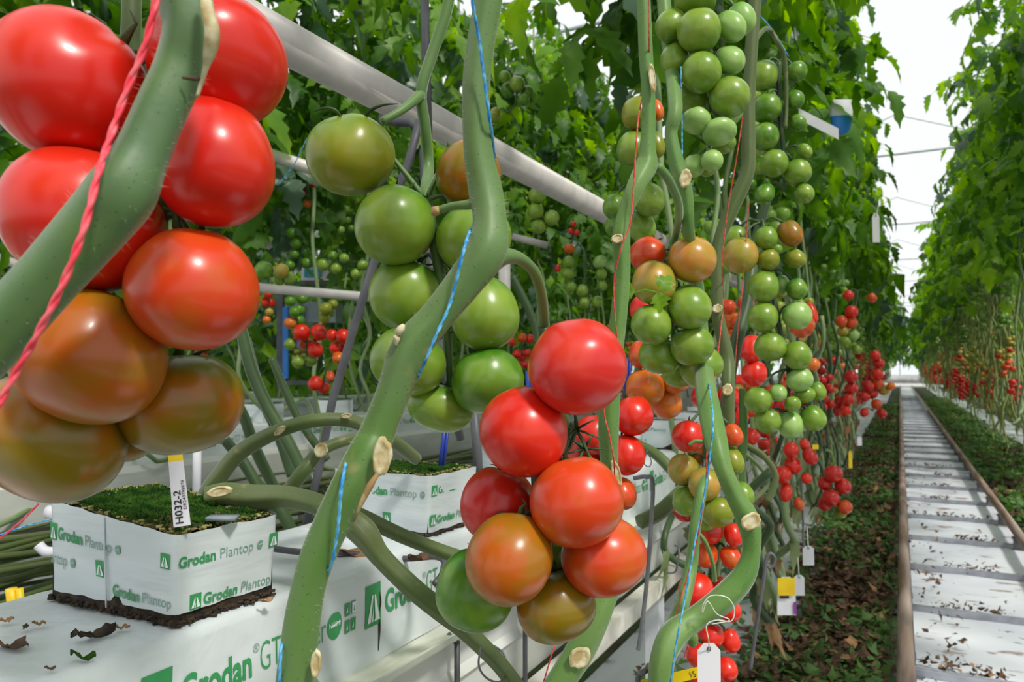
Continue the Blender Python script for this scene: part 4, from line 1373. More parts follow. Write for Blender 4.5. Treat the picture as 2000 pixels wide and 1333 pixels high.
def block(corners, h, label, group, seed=0, detail=True, moss=True, hs=(1, 1, 1, 1)):
    """corners: four (x, y) in order; front-left, front, right, back"""
    zb = ZTOP + 0.001
    c = Vector((sum(p[0] for p in corners) / 4, sum(p[1] for p in corners) / 4, zb))
    root = empty('propagation_block', c)
    tag(root, label, 'block', group)
    gap = 0.009 if hs[0] > 1.1 else 0.004
    rg = random.Random(seed)
    mb = MB()
    nn = 30 if detail else 4
    nz = 10 if detail else 2
    ring = []
    rh = []
    for k in range(4):
        a, b = Vector((*corners[k], 0)), Vector((*corners[(k + 1) % 4], 0))
        for i in range(nn):
            ring.append(a.lerp(b, i / nn))
            rh.append(hs[k] + (hs[(k + 1) % 4] - hs[k]) * i / nn)
    def hb(u, v):
        return h * ((hs[0] * (1 - u) + hs[1] * u) * (1 - v) + (hs[3] * (1 - u) + hs[2] * u) * v)
    m = len(ring)
    vs = []
    cc = Vector((c.x, c.y, 0))
    for j in range(nz + 1):
        t = j / nz
        for i, p in enumerate(ring):
            out = (p - cc).normalized()
            nmz = mnoise.noise(Vector((p.x * 30, p.y * 30, t * 2 + seed)))
            cornerness = 1 if i % nn == 0 else 0
            q = p + out * (0.002 * nmz + 0.004 * t - 0.002 * cornerness)
            z = zb + gap + (h * rh[i] - gap) * t + (0.0015 * mnoise.noise(Vector((p.x * 60, p.y * 60, 9))) if j in (0, nz) else 0)
            vs.append((q.x, q.y, z))
    fs = []
    for j in range(nz):
        for i in range(m):
            a, b = j * m + i, j * m + (i + 1) % m
            fs.append((a, b, b + m, a + m))
    mb.add(vs, fs)
    sleeve = mb.build('film_sleeve', M_PLASTIC_FACE, root)
    root['hs'] = 0
    del root['hs']
    # wool body slightly inside, with rough top
    wb = MB()
    n = 26 if detail else 6
    C = [Vector((*p, 0)) for p in corners]
    vs, fs = [], []
    for j in range(n + 1):
        for i in range(n + 1):
            u, v = i / n, j / n
            p = C[0].lerp(C[1], u).lerp(C[3].lerp(C[2], u), v)
            p = cc + (p - cc) * 0.985
            z = zb + hb(u, v) - 0.002 + 0.005 * mnoise.noise(Vector((p.x * 60, p.y * 60, seed))) + 0.003 * mnoise.noise(Vector((p.x * 180, p.y * 180, seed)))
            vs.append((p.x, p.y, z))
    for j in range(n):
        for i in range(n):
            a = j * (n + 1) + i
            fs.append((a, a + 1, a + n + 2, a + n + 1))
    wb.add(vs, fs, 0)
    bot = [cc + (p - cc) * 0.985 for p in C]
    wb.add([(p.x, p.y, zb) for p in bot] + [(p.x, p.y, zb + h * 0.8) for p in bot], [(0, 1, 5, 4), (1, 2, 6, 5), (2, 3, 7, 6), (3, 0, 4, 7)], 1)  # side colour darkened to read as shade below the raised sleeve
    core = wb.build('wool_core', [M_SUBSTRATE, M_DARKBROWN], root)
    if detail:
        e = MB()
        for k in range(4):
            a, b = C[k], C[(k + 1) % 4]
            for i in range(60):
                tt = rg.random()
                p = cc + (a.lerp(b, tt) - cc) * rg.uniform(0.9, 1.0)
                hk = h * (hs[k] + (hs[(k + 1) % 4] - hs[k]) * tt)
                s_ = rg.uniform(0.0008, 0.0022)
                e.box((p.x, p.y, zb + hk + rg.uniform(-0.001, 0.002)), (s_ * 2, s_, s_), rg.random() * 3)
        e.build('wool_edge', M_WOOLEDGE, core)
    if moss:
        ms = MB()
        for k in range(3600 if detail else 120):
            u, v = rg.random(), rg.random()
            if detail and (u > 0.62 and v < 0.35) and rg.random() < 0.7:
                continue
            p = C[0].lerp(C[1], u).lerp(C[3].lerp(C[2], u), v)
            p = cc + (p - cc) * 0.96
            s_ = rg.uniform(0.001, 0.0032)
            hgt = rg.uniform(0.0006, 0.003) + 0.004 * max(0, mnoise.noise(Vector((p.x * 40, p.y * 40, 4))))
            a = rg.random() * 6.28
            d1 = Vector((math.cos(a), math.sin(a), 0)) * s_
            d2 = Vector((-math.sin(a), math.cos(a), 0)) * s_ * 0.6
            q = Vector((p.x, p.y, zb + hb(u, v)))
            ms.add([q + d1, q - d1 * 0.3 + d2, q - d1 * 0.3 - d2, q + Vector((rg.uniform(-1, 1) * s_, rg.uniform(-1, 1) * s_, hgt))], [(0, 1, 3), (1, 2, 3), (2, 0, 3)])
        o = ms.build('moss', M_MOSS, core)
        o['kind'] = 'stuff'
    # dark crumbs standing in for the shaded gap between block and slab
    sm = MB()
    for k in range(260 if detail else 40):
        a, b = (C[0], C[1]) if rg.random() < 0.6 else (C[1], C[2])
        p = a.lerp(b, rg.random())
        p = cc + (p - cc) * (0.99 + abs(rg.gauss(0, 0.022)))
        s_ = rg.uniform(0.0008, 0.0030)
        sm.box((p.x, p.y, zb + s_ * 0.3 + rg.random() * gap * 0.4), (s_ * rg.uniform(1, 3), s_, s_ * 0.8), rg.random() * 3)
    sm.build('gap_shade', M_DARKBROWN, root)
    return sleeve, C, cc, zb


def face_print(root, A, B, h, zb, cc, rows, name='printed_lettering', ha=1.0, hb_=1.0, seed=0):
    """rows: list of (u_start, v, size, parts). face from A to B (left to right as seen)"""
    d = (B - A)
    L = d.length
    d.normalize()
    nrm = Vector((d.y, -d.x, 0))
    if nrm.dot(A + d * L / 2 - cc) < 0:
        nrm = -nrm
    pr = MB()

    def base(u, v, off):
        p = A + d * u
        out = (p - cc).normalized()
        t = v / h
        q = p + out * (0.004 * t + 0.002 * mnoise.noise(Vector((p.x * 30, p.y * 30, t * 2 + seed)))) + nrm * (0.0007 + off)
        return Vector((q.x, q.y, zb + v * (ha + (hb_ - ha) * u / L)))
    for (u0, v0, s, items) in rows:
        f = lambda u, v, u0=u0, v0=v0: base(u0 + u, v0 + v, 0)
        g = lambda u, v, u0=u0, v0=v0: base(u0 + u, v0 + v, 0.0004)
        u = 0.0
        for it in items:
            if it == 'logo':
                if u0 + u + s < L + 0.002:
                    logo(pr, f, u, -s * 0.2, s * 1.15, g)
                u += s * 1.25
            elif it == 'badge':
                if u0 + u + s < L:
                    badge(pr, f, g, u + s * 0.1, -s * 0.05, s * 0.62, 1)
                u += s * 1.5
            elif it == 'gap':
                u += s
            else:
                bold = it == 'Grodan'
                t_ = it
                # cut the word where the sleeve ends
                full = len(it)
                while t_:
                    wmb = MB()
                    w = text_mesh(wmb, t_, s * 1.25, lambda a, b, u=u: f(u + a * 0.9, b), s * 0.035 if bold else -s * 0.005, 0 if bold else 1)
                    if u0 + u + w * 0.9 <= L - 0.001:
                        pr.merge(wmb)
                        break
                    t_ = t_[:-1]
                else:
                    w = s
                u += w * 0.9 + s * 0.35
                if len(t_) < full:
                    break
    pr.build(name, [M_PRINT, M_PRINT_PALE, M_PRINT_WHITE], root, smooth=False)


GBk = 'white sleeved plant blocks on the slabs'
b1, C1_, cc1, zb1 = block([(-0.672, 0.402), (-0.512, 0.405), (-0.508, 0.505), (-0.668, 0.502)], 0.074,
                          'nearest white printed block with mossy top and a label stick', GBk, seed=1, hs=(1.2, 0.98, 0.98, 1.2))
face_print(b1, C1_[0], C1_[1], 0.074, zb1, cc1, [(0.002, 0.047, 0.0098, ['logo', 'Grodan', 'Plantop', 'badge', 'gap', 'gap', 'gap', 'gap', 'logo']), (0.002, 0.028, 0.0098, ['antop', 'badge', 'gap', 'gap', 'logo']),
                                                (0.084, 0.014, 0.0098, ['Grodan', 'Plantop', 'badge'])], ha=1.2, hb_=0.98, seed=1)
face_print(b1, C1_[1], C1_[2], 0.074, zb1, cc1, [(0.001, 0.046, 0.0098, ['Grodan', 'Plantop', 'badge', 'logo', 'Grodan']), (0.012, 0.012, 0.0098, ['logo', 'Grodan', 'Plantop'])], seed=1)
sm_ = MB()
sp_ = []
for j in range(8):
    p_ = C1_[0].lerp(C1_[1], 0.485)
    sp_.append(p_ + Vector((0, -0.0012 - 0.004 * j / 7, zb1 + 0.004 + 0.076 * j / 7)))
sm_.tube(sp_, 0.0009, 6)
sm_.build('film_seam', M_PLASTIC, b1)
b2, C2_, cc2, zb2 = block([(-0.66, 0.765), (-0.515, 0.765), (-0.508, 0.865), (-0.655, 0.865)], 0.074,
                          'second white printed block with a blue stake, right of the arched stem', GBk, seed=2)
face_print(b2, C2_[0], C2_[1], 0.074, zb2, cc2, [(0.03, 0.046, 0.0115, ['logo', 'Grodan', 'Plantop', 'badge']), (0.005, 0.012, 0.0115, ['Plantop', 'badge', 'gap', 'logo'])])
face_print(b2, C2_[1], C2_[2], 0.074, zb2, cc2, [(0.004, 0.050, 0.0105, ['logo', 'Grodan', 'Plantop']), (0.002, 0.014, 0.0105, ['logo', 'Grodan', 'Plantop'])])
for k in range(2, 12):
    y = 0.405 + 0.365 * k
    lab = 'third white printed block, behind the orange tomatoes' if k == 2 else ('white plant block half hidden by the mixed cluster' if k == 3 else 'white plant block far along the front row behind the vines')
    bb, C_, cc_, zb_ = block([(-0.66, y), (-0.515, y), (-0.51, y + 0.1), (-0.655, y + 0.1)], 0.074, lab, GBk, seed=k + 3, detail=False)
    if k < 5:
        face_print(bb, C_[0], C_[1], 0.074, zb_, cc_, [(0.03, 0.046, 0.0115, ['logo', 'Grodan', 'Plantop']), (0.005, 0.012, 0.0115, ['Plantop', 'badge', 'logo'])])
        face_print(bb, C_[1], C_[2], 0.074, zb_, cc_, [(0.01, 0.046, 0.0105, ['logo', 'Grodan', 'Plantop'])])

# gutter carrying the slabs
t = empty('gutter', (-0.6, 1.5, 0.55))
tag(t, 'long white metal gutter carrying the front row of slabs', 'gutter', 'white gutters')
mb = MB()
y0, y1 = -0.5, 48
prof = [(-0.455, 0.700), (-0.462, 0.694), (-0.470, 0.688), (-0.505, 0.690), (-0.505, 0.686), (-0.470, 0.682), (-0.452, 0.692), (-0.448, 0.702)]


def extrude(mb, prof, y0, y1, ny=1, mi=0, wob=0.0):
    n = len(prof)
    vs, fs = [], []
    for j in range(ny + 1):
        y = y0 + (y1 - y0) * j / ny
        for x, z in prof:
            vs.append((x, y, z + wob * math.sin(y * 3)))
    for j in range(ny):
        for i in range(n):
            a, b = j * n + i, j * n + (i + 1) % n
            fs.append((a, b, b + n, a + n))
    fs.append(tuple(range(n - 1, -1, -1)))
    fs.append(tuple(range(ny * n, ny * n + n)))
    mb.add(vs, fs, mi)


extrude(mb, prof, y0, y1)
mb.build('gutter_lip', M_ALGAE, t, smooth=False)
mb = MB()
extrude(mb, [(-0.478, 0.686), (-0.482, 0.640), (-0.474, 0.630), (-0.482, 0.620), (-0.486, 0.560), (-0.492, 0.560), (-0.488, 0.640), (-0.50, 0.686)], y0, y1)
extrude(mb, [(-0.50, 0.686), (-0.72, 0.686), (-0.72, 0.676), (-0.50, 0.676)], y0, y1)
extrude(mb, [(-0.72, 0.70), (-0.725, 0.70), (-0.725, 0.56), (-0.72, 0.56)], y0, y1)
mb.build('side_panel', M_GUTTER, t, smooth=False)
mb = MB()
extrude(mb, [(-0.446, 0.560), (-0.446, 0.530), (-0.452, 0.522), (-0.500, 0.522), (-0.500, 0.528), (-0.458, 0.530), (-0.454, 0.560)], y0, y1)
extrude(mb, [(-0.445, 0.565), (-0.445, 0.560), (-0.470, 0.560), (-0.470, 0.565)], y0, y1)
mb.build('lower_bar', M_BAR, t, smooth=False)
for y in (1.08, 1.62, 3.4, 5.2, 7.0, 9.0):
    q = MB()
    q.box((-0.49, y, 0.26), (0.03, 0.045, 0.53))
    q.box((-0.49, y, -0.005), (0.07, 0.08, 0.01))
    q.build('gutter_leg', M_ALU, t, smooth=False)
lb = ['dark grey vertical rod under the lowest stem, before the white gutter', 'dark grey vertical rod between the green and olive tomatoes']
for (px, yy), l_ in zip(((873, 0.752), (992, 0.93)), lb):
    q = MB()
    q.tube([(-0.465, yy, 0.682), (-0.465, yy, 0.30)], 0.0035, 8)
    q.tube([(-0.465, yy, 0.680), (-0.478, yy, 0.688)], 0.0035, 8)
    o = q.build('hanger_rod', M_DARKSTEEL)
    tag(o, l_, 'rod', 'hanger rods')


def bent_rod(pts, r, mat, label, name='wire_hook', cat='hook'):
    pp, _ = spline([P(*p) for p in pts], None, 5)
    mb = MB()
    mb.tube(pp, r, 8)
    o = mb.build(name, mat)
    tag(o, label, cat, 'wire hooks and rods')
    return o


bent_rod([(1238, 935, 0.98), (1262, 932, 0.97), (1275, 945, 0.96), (1270, 1050, 0.96), (1262, 1150, 0.96), (1250, 1250, 0.96), (1246, 1270, 0.96)], 0.0028, M_STEEL, 'grey steel rod hooked at its top, right of the central cluster')
bent_rod([(1465, 1310, 1.1), (1478, 1220, 1.1), (1492, 1130, 1.1), (1496, 1095, 1.1), (1504, 1082, 1.1), (1513, 1090, 1.1), (1510, 1105, 1.1), (1500, 1110, 1.1)], 0.0028, M_DARKSTEEL, 'dark steel rod with a ring top beside the looping vine')
bent_rod([(1570, 1100, 1.9), (1568, 1000, 1.9), (1566, 940, 1.9), (1572, 936, 1.9), (1576, 940, 1.9)], 0.0028, M_STEEL, 'thin grey rod above the white tag at the litter')
bent_rod([(1318, 1066, 1.2), (1326, 1072, 1.19), (1324, 1100, 1.18), (1318, 1118, 1.18), (1302, 1119, 1.18)], 0.0016, M_DARKSTEEL, 'small bent black clip on the gutter bar')
bent_rod([(1266, 1320 - 20, 0.9), (1262, 1310, 0.72), (1250, 1318, 0.72), (1246, 1333, 0.72), (1256, 1345, 0.72)], 0.0028, M_DARKSTEEL, 'dark wire ring on the yellow strip')
bent_rod([(940, 1262, 0.62), (935, 1300, 0.61), (950, 1325, 0.61), (975, 1333, 0.62), (990, 1315, 0.64), (985, 1280, 0.65), (965, 1262, 0.65)], 0.0009, M_STEEL, 'thin pale wire loop round the lowest stem')
bent_rod([(1262, 880, 1.05), (1272, 900, 1.05), (1268, 912, 1.05), (1258, 905, 1.05), (1264, 880, 1.05)], 0.0008, M_STEEL, 'fine wire loop by the small red tomato')
bent_rod([(530, 1072, 0.80), (600, 1080, 0.80), (700, 1083, 0.82), (790, 1092, 0.84), (850, 1088, 0.80), (868, 1100, 0.78), (862, 1125, 0.76), (850, 1140, 0.74)], 0.0035, M_DARKSTEEL, 'dark drip tube crossing the slab behind the middle vine', 'drip_tube', 'tube')

# A-frame posts behind the middle vine
def post(segs, r, label, mat=M_DARKSTEEL):
    mb = MB()
    for sgm in segs:
        mb.tube([P(*p) for p in sgm], r, 12)
    o = mb.build('support_post', mat)
    tag(o, label, 'post', 'grey support posts')


post([[(828, -60, 1.05), (832, 120, 1.05), (836, 262, 1.05)], [(820, 235, 1.05), (800, 310, 1.05), (776, 375, 1.05), (735, 500, 1.06), (690, 645, 1.07), (650, 780, 1.08), (622, 920, 1.09), (595, 1040, 1.1)],
      [(836, 262, 1.05), (826, 300, 1.05), (832, 385, 1.06), (842, 520, 1.07), (860, 700, 1.08), (900, 860, 1.09)], [(740, 232, 1.06), (770, 238, 1.06), (800, 240, 1.06), (822, 255, 1.05)]],
     0.0062, 'grey forked steel post behind the green tomatoes')
post([[(985, 505, 1.5), (986, 640, 1.5)]], 0.012, 'short white upright pipe behind the light green tomato', M_PIPE)
post([[(926, 800, 1.0), (932, 880, 1.0), (938, 1000, 1.02)]], 0.0065, 'grey post showing left of the bright red central tomato')

# pipes
def pipe(p0, p1, r, label):
    mb = MB()
    d = (Vector(p1) - Vector(p0)).normalized()
    mb.tube([p0, p1], r, 24)
    o = mb.build('heating_pipe', M_PIPE)
    tag(o, label, 'pipe', 'white heating pipes')


pipe((-0.72, 0.10, CAMZ + 0.437), (-0.72, 40, CAMZ + 0.437), 0.0285, 'thick white heating pipe slanting across the picture behind the vines')
pipe(P(480, 560, 2.3), P(760, 584, 2.3), 0.0145, 'white horizontal pipe above the distant red tomatoes')
pipe(P(-200, 440, 2.3), P(60, 525, 2.3), 0.0145, 'white pipe end at the left edge beside the red tomato')
pipe(P(520, 300, 2.6), P(640, 340, 2.6), 0.022, 'short stretch of white pipe left of the cleft green tomato')
pipe(P(480, 470, 3.0), P(600, 495, 3.0), 0.017, 'thin distant white pipe above the grey box')
pipe(P(1000, 462, 3.0), P(1070, 480, 3.0), 0.014, 'thin distant white pipe right of the middle vine')
mb = MB()
mb.tube([P(386, 800, 0.98), P(384, 1010, 0.98)], 0.0055, 10)
o = mb.build('white_tube', M_WHITE)
tag(o, 'thin white upright tube right of the label stick', 'tube')

# ------------------------------------------------------------------ label stick, tags, stake
def label_stick():
    d = 0.605
    A, B, C_, D_ = P(354, 1030, 0.585), P(372, 1026, 0.585), P(356, 886, 0.60), P(328, 890, 0.60)
    A = P(339, 1031, 0.585)
    n = (B - A).cross(D_ - A).normalized()
    if n.dot(VIEW_BACK) > 0:
        n = -n
    root = empty('label_stick', A)
    tag(root, 'white plant label with yellow top, stuck upright in the mossy block', 'label')

    def f(u, v, off=0.0):
        return A.lerp(B, u).lerp(D_.lerp(C_, u), v) + n * off

    def plate(mb, v0, v1, mi=0):
        vs = [f(0, v0), f(1, v0), f(1, v1), f(0, v1)] + [f(0, v0, -0.0008), f(1, v0, -0.0008), f(1, v1, -0.0008), f(0, v1, -0.0008)]
        mb.add(vs, [(0, 1, 2, 3), (7, 6, 5, 4), (0, 4, 5, 1), (1, 5, 6, 2), (2, 6, 7, 3), (3, 7, 4, 0)], mi)
    mb = MB()
    plate(mb, 0, 0.90)
    lbo = mb.build('label_body', M_WHITE, root, smooth=False)
    mb = MB()
    plate(mb, 0.90, 1.0)
    mb.build('yellow_tip', M_YELLOW, root, smooth=False)
    Lh = (D_ - A).length
    Wd = (B - A).length
    mb = MB()
    # text runs upward along the stick
    text_mesh(mb, 'H032-2', 0.0088, lambda a, b: f(0.62 - b / Wd, 0.03 + a / Lh, 0.0006), 0.0001)
    text_mesh(mb, 'DR249398878', 0.0040, lambda a, b: f(0.92 - b / Wd, 0.22 + a / Lh, 0.0006), 0.0)
    mb.build('printed_lettering', M_BLACK, lbo, smooth=False)


label_stick()


def tag_card(px, py, wpx, hpx, d, label, mat=M_WHITE, loop=None, ang=0.0, stringmat=M_STR_WHITE):
    c = P(px, py, d)
    w, h = wpx / FPX * d / 2, hpx / FPX * d / 2
    root = empty('hanging_tag', c)
    tag(root, label, 'tag', 'hanging tags')
    mb = MB()
    shape = [(-1, -1), (1, -1), (1, 0.72), (0.45, 1), (-0.45, 1), (-1, 0.72)]
    ca, sa = math.cos(ang), math.sin(ang)
    fr, bk = [], []
    for x, y in shape:
        X, Y = x * w, y * h
        v = c + VIEW_RIGHT * (X * ca - Y * sa) + UP * (X * sa + Y * ca)
        fr.append(v)
        bk.append(v + VIEW_BACK * 0.0007)
    n = len(shape)
    mb.add(fr + bk, [tuple(range(n)), tuple(range(2 * n - 1, n - 1, -1))] + [(i, i + n, (i + 1) % n + n, (i + 1) % n) for i in range(n)])
    tco = mb.build('tag_card', mat, root, smooth=False)
    e = MB()
    top = c + UP * h * 0.8 - VIEW_BACK * 0.001
    ring = [top + VIEW_RIGHT * math.cos(a) * w * 0.14 + UP * math.sin(a) * w * 0.2 for a in [i * math.pi / 4 for i in range(9)]]
    e.tube(ring, w * 0.04, 5)
    e.build('eyelet', M_DRY, tco)
    if loop:
        pp, _ = spline([top] + [P(*q) for q in loop], None, 5)
        s_ = MB()
        s_.tube(pp, 0.0006 * d / 0.7, 5)
        s_.build('tag_thread', stringmat, root)
    return root


tag_card(1385, 1308, 45, 100, 0.70, 'large blank white tag hanging from the looping vine', loop=[(1384, 1250, 0.69), (1380, 1222, 0.69), (1400, 1212, 0.69), (1428, 1214, 0.69), (1434, 1190, 0.69), (1420, 1168, 0.69), (1390, 1164, 0.69), (1374, 1180, 0.69), (1372, 1198, 0.69), (1382, 1175, 0.688), (1400, 1200, 0.69), (1425, 1212, 0.69), (1390, 1220, 0.69)])
tag_card(1579, 1086, 22, 38, 1.75, 'small blank white tag higher above the leaf litter', loop=[(1578, 1060, 1.75), (1576, 1030, 1.76)])
tag_card(1561, 1144, 21, 40, 1.6, 'small blank white tag beside the yellow-topped card', loop=[(1560, 1118, 1.6), (1558, 1090, 1.6)])
tag_card(1711, 445, 14, 58, 4.0, 'distant white paper tag hanging beside the aisle', loop=[(1716, 400, 4.0)])
tag_card(1679, 862, 9, 18, 2.6, 'tiny white tag beside the yellow one over the litter')
tag_card(1661, 898, 7, 34, 2.6, 'small yellow strip tag over the leaf litter', M_YELLOW)
tag_card(1593, 873, 12, 10, 1.8, 'yellow clip at the small red cluster', M_YELLOW)
# yellow/white card with a purple edge
cd = tag_card(1536, 1165, 36, 74, 1.45, 'card with yellow top and white printed lower half, by the white tags')
mb = MB()
for dx, dy, w, h, mi in ((0, 18, 17, 17, 0), (17, -24, 3, 12, 1), (-4, -2, 9, 3, 2)):
    c = P(1536 + dx, 1165 - dy, 1.445)
    w_, h_ = w / FPX * 1.44, h / FPX * 1.44
    mb.add([c + VIEW_RIGHT * a * w_ + UP * b * h_ for a, b in ((-1, -1), (1, -1), (1, 1), (-1, 1))], [(0, 1, 2, 3)], mi)
mb.build('card_print', [M_YELLOW, simple('purple_ink', S(130, 60, 140)), M_BLACK], cd, smooth=False)
# yellow printed strip at the bottom edge
mb = MB()
A, B = P(1190, 1345, 0.74), P(1372, 1302, 0.74)
Cc, Dd = P(1374, 1322, 0.74), P(1200, 1368, 0.74)
mb.add([A, B, Cc, Dd] + [p + VIEW_BACK * 0.001 for p in (A, B, Cc, Dd)], [(3, 2, 1, 0), (4, 5, 6, 7), (0, 1, 5, 4), (2, 3, 7, 6), (1, 2, 6, 5), (3, 0, 4, 7)])
o = mb.build('yellow_strip', M_YELLOW, smooth=False)
tag(o, 'yellow plastic strip lying behind the blank tag at the bottom edge', 'strip')
mb = MB()
dv = (B - A)
text_mesh(mb, '15', 0.009, lambda a, b: A.lerp(B, 0.83) + dv.normalized() * a * 0.8 + (A - Dd).normalized() * (b - 0.0085) - VIEW_BACK * 0.0008, 0.0)
q = mb.build('printed_lettering', M_BLACK, o, smooth=False)
# blue stake in block 2
def stake(x0, y0, x1, y1, d, r, mat, label):
    mb = MB()
    a, b = P(x0, y0, d), P(x1, y1, d)
    mb.tube([a, a.lerp(b, 0.5), b], [r, r * 1.0, r * 1.0], 8)
    mb.tube([a + VIEW_RIGHT * r * 1.5, b + VIEW_RIGHT * r * 1.5], r * 0.7, 6)
    o = mb.build('drip_stake', mat)
    tag(o, label, 'stake', 'drip stakes')


stake(868, 840, 860, 910, 0.93, 0.0028, M_BLUE, 'dark blue stake standing in the second block')
stake(1030, 725, 1034, 800, 1.4, 0.004, M_BLUE, 'dark blue stake behind the topmost central tomato')
stake(1224, 700, 1222, 770, 1.35, 0.004, M_BLUE, 'blue stake left of the orange tomatoes')
stake(22, 1150, 28, 1215, 0.95, 0.007, M_YELLOW, 'yellow stake end at the lower left edge')
# white clip fittings at the left
mb = MB()
for seg_ in ([(105, 998, 0.9), (112, 1015, 0.9), (118, 1045, 0.9)], [(75, 1065, 0.9), (90, 1078, 0.9), (115, 1078, 0.9)]):
    pp, _ = spline([P(*p) for p in seg_], None, 4)
    mb.tube(pp, 0.0062, 10)
pp = P(103, 1002, 0.9)
mb.tube([pp + VIEW_RIGHT * -0.006, pp + VIEW_RIGHT * 0.006], 0.009, 12)
o = mb.build('pipe_fitting', M_WHITE)
tag(o, 'white bent plastic pipe fitting left of the nearest block', 'fitting')
# grey clip lying on block 1
mb = MB()
c = P(435, 1012, 0.625)
mb.box(c, (0.024, 0.013, 0.003), 0.5)
o = mb.build('plastic_clip', M_GREYBOX)
tag(o, 'small grey plastic clip lying on the mossy block by the thick stem', 'clip')

# bag with blue end and white strip, upper right
mb = MB()
c = P(1643, 228, 2.4)
s_ = 1 / FPX * 2.4
root = empty('hanging_bag', c)
tag(root, 'small clear hanging bag with blue bottom among the upper leaves', 'bag')
prof = [(-34, 22, 0), (-26, 20, 8), (-10, 23, 10), (0, 22, 10), (10, 21, 9), (22, 18, 8), (32, 12, 5), (36, 4, 2)]
for k, (lo_, hi_, mt) in enumerate(((0, 3, M_WHITE), (3, 7, M_BLUE2))):
    vs, fs = [], []
    seg_ = prof[lo_:hi_ + 1]
    for (y, w, t_) in seg_:
        for a in range(12):
            th = a * math.pi / 6
            vs.append(c + VIEW_RIGHT * (math.cos(th) * w * s_) + VIEW_BACK * (math.sin(th) * max(t_, 1) * s_) - UP * (y * s_))
    for j in range(len(seg_) - 1):
        for a in range(12):
            p_, q_ = j * 12 + a, j * 12 + (a + 1) % 12
            fs.append((p_, q_, q_ + 12, p_ + 12))
    mb = MB()
    mb.add(vs, fs)
    mb.build(('bag_top', 'bag_liquid')[k], mt, root)
mb = MB()
A, B = P(1560, 222, 2.3), P(1638, 262, 2.3)
hh = UP * (11 / FPX * 2.3)
mb.add([A - hh, B - hh, B + hh, A + hh] + [p + VIEW_BACK * 0.002 for p in (A - hh, B - hh, B + hh, A + hh)], [(0, 1, 2, 3), (7, 6, 5, 4), (0, 4, 5, 1), (2, 6, 7, 3), (1, 5, 6, 2), (3, 7, 4, 0)])
o = mb.build('paper_strip', M_WHITE, smooth=False)
tag(o, 'white printed strip slanting toward the blue-ended bag', 'strip')

# grey control box on blue posts, far back left of the middle
root = empty('control_box', P(580, 760, 3.6))
tag(root, 'grey equipment box on blue posts with a teal panel, behind the vines', 'equipment')


def pbox(x0, y0, x1, y1, d, th, mat, name, parent):
    mb = MB()
    a, b, c_, e = P(x0, y1, d), P(x1, y1, d), P(x1, y0, d), P(x0, y0, d)
    vs = [a, b, c_, e] + [p + VIEW_BACK * th for p in (a, b, c_, e)]
    mb.add(vs, [(0, 1, 2, 3), (7, 6, 5, 4), (0, 4, 5, 1), (2, 6, 7, 3), (1, 5, 6, 2), (3, 7, 4, 0)])
    return mb.build(name, mat, parent, smooth=False)


pbox(556, 590, 655, 630, 3.6, 0.15, M_GREYBOX, 'box_body', root)
pbox(552, 600, 562, 740, 3.58, 0.02, M_BLUE2, 'blue_post', root)
pbox(580, 598, 592, 680, 3.58, 0.02, M_BLUE2, 'blue_post', root)
pbox(540, 560, 552, 760, 3.62, 0.03, M_DARKSTEEL, 'dark_frame', root)
pbox(588, 522, 648, 548, 3.5, 0.1, M_WHITE, 'monitor_case', root)
pbox(594, 526, 626, 542, 3.49, 0.005, M_TEAL, 'teal_panel', root)
pbox(588, 548, 650, 556, 3.5, 0.1, M_DARKSTEEL, 'monitor_base', root)
pbox(545, 745, 640, 752, 3.62, 0.05, M_DARKSTEEL, 'dark_shelf', root)

# debris on the near slab
def crumb_leaf(px, py, d, s, mat, label, seed, zplane=None):
    rg = random.Random(seed)
    c = P(px, py, d)
    # drop along the sight line onto the slab top
    o_ = Vector(cam.location)
    dr = (c - o_)
    tpar = ((ZTOP + 0.004 if zplane is None else zplane) - o_.z) / dr.z
    c = o_ + dr * tpar
    mb = MB()
    n = 9
    vs = []
    for j in range(4):
        for i in range(n + 1):
            t = i / n
            w = math.sin(math.pi * t) ** 0.6 * (0.35 + 0.15 * rg.uniform(-1, 1))
            vs.append(Vector(((t - 0.5) * s, (j / 3 - 0.5) * w * s * (1 + 0.3 * rg.uniform(-1, 1)), abs(rg.gauss(0, 0.07)) * s + 0.10 * s * math.sin(t * 7 + j))))
    fs = [(j * (n + 1) + i, j * (n + 1) + i + 1, (j + 1) * (n + 1) + i + 1, (j + 1) * (n + 1) + i) for j in range(3) for i in range(n)]
    M = Matrix.Translation(c) @ Matrix.Rotation(rg.random() * 6, 4, 'Z')
    mb.add([M @ v for v in vs], fs)
    o = mb.build('dry_leaf', mat)
    md = o.modifiers.new('thickness', 'SOLIDIFY')
    md.thickness = 0.0006
    tag(o, label, 'leaf', 'dry leaves on the near slab')


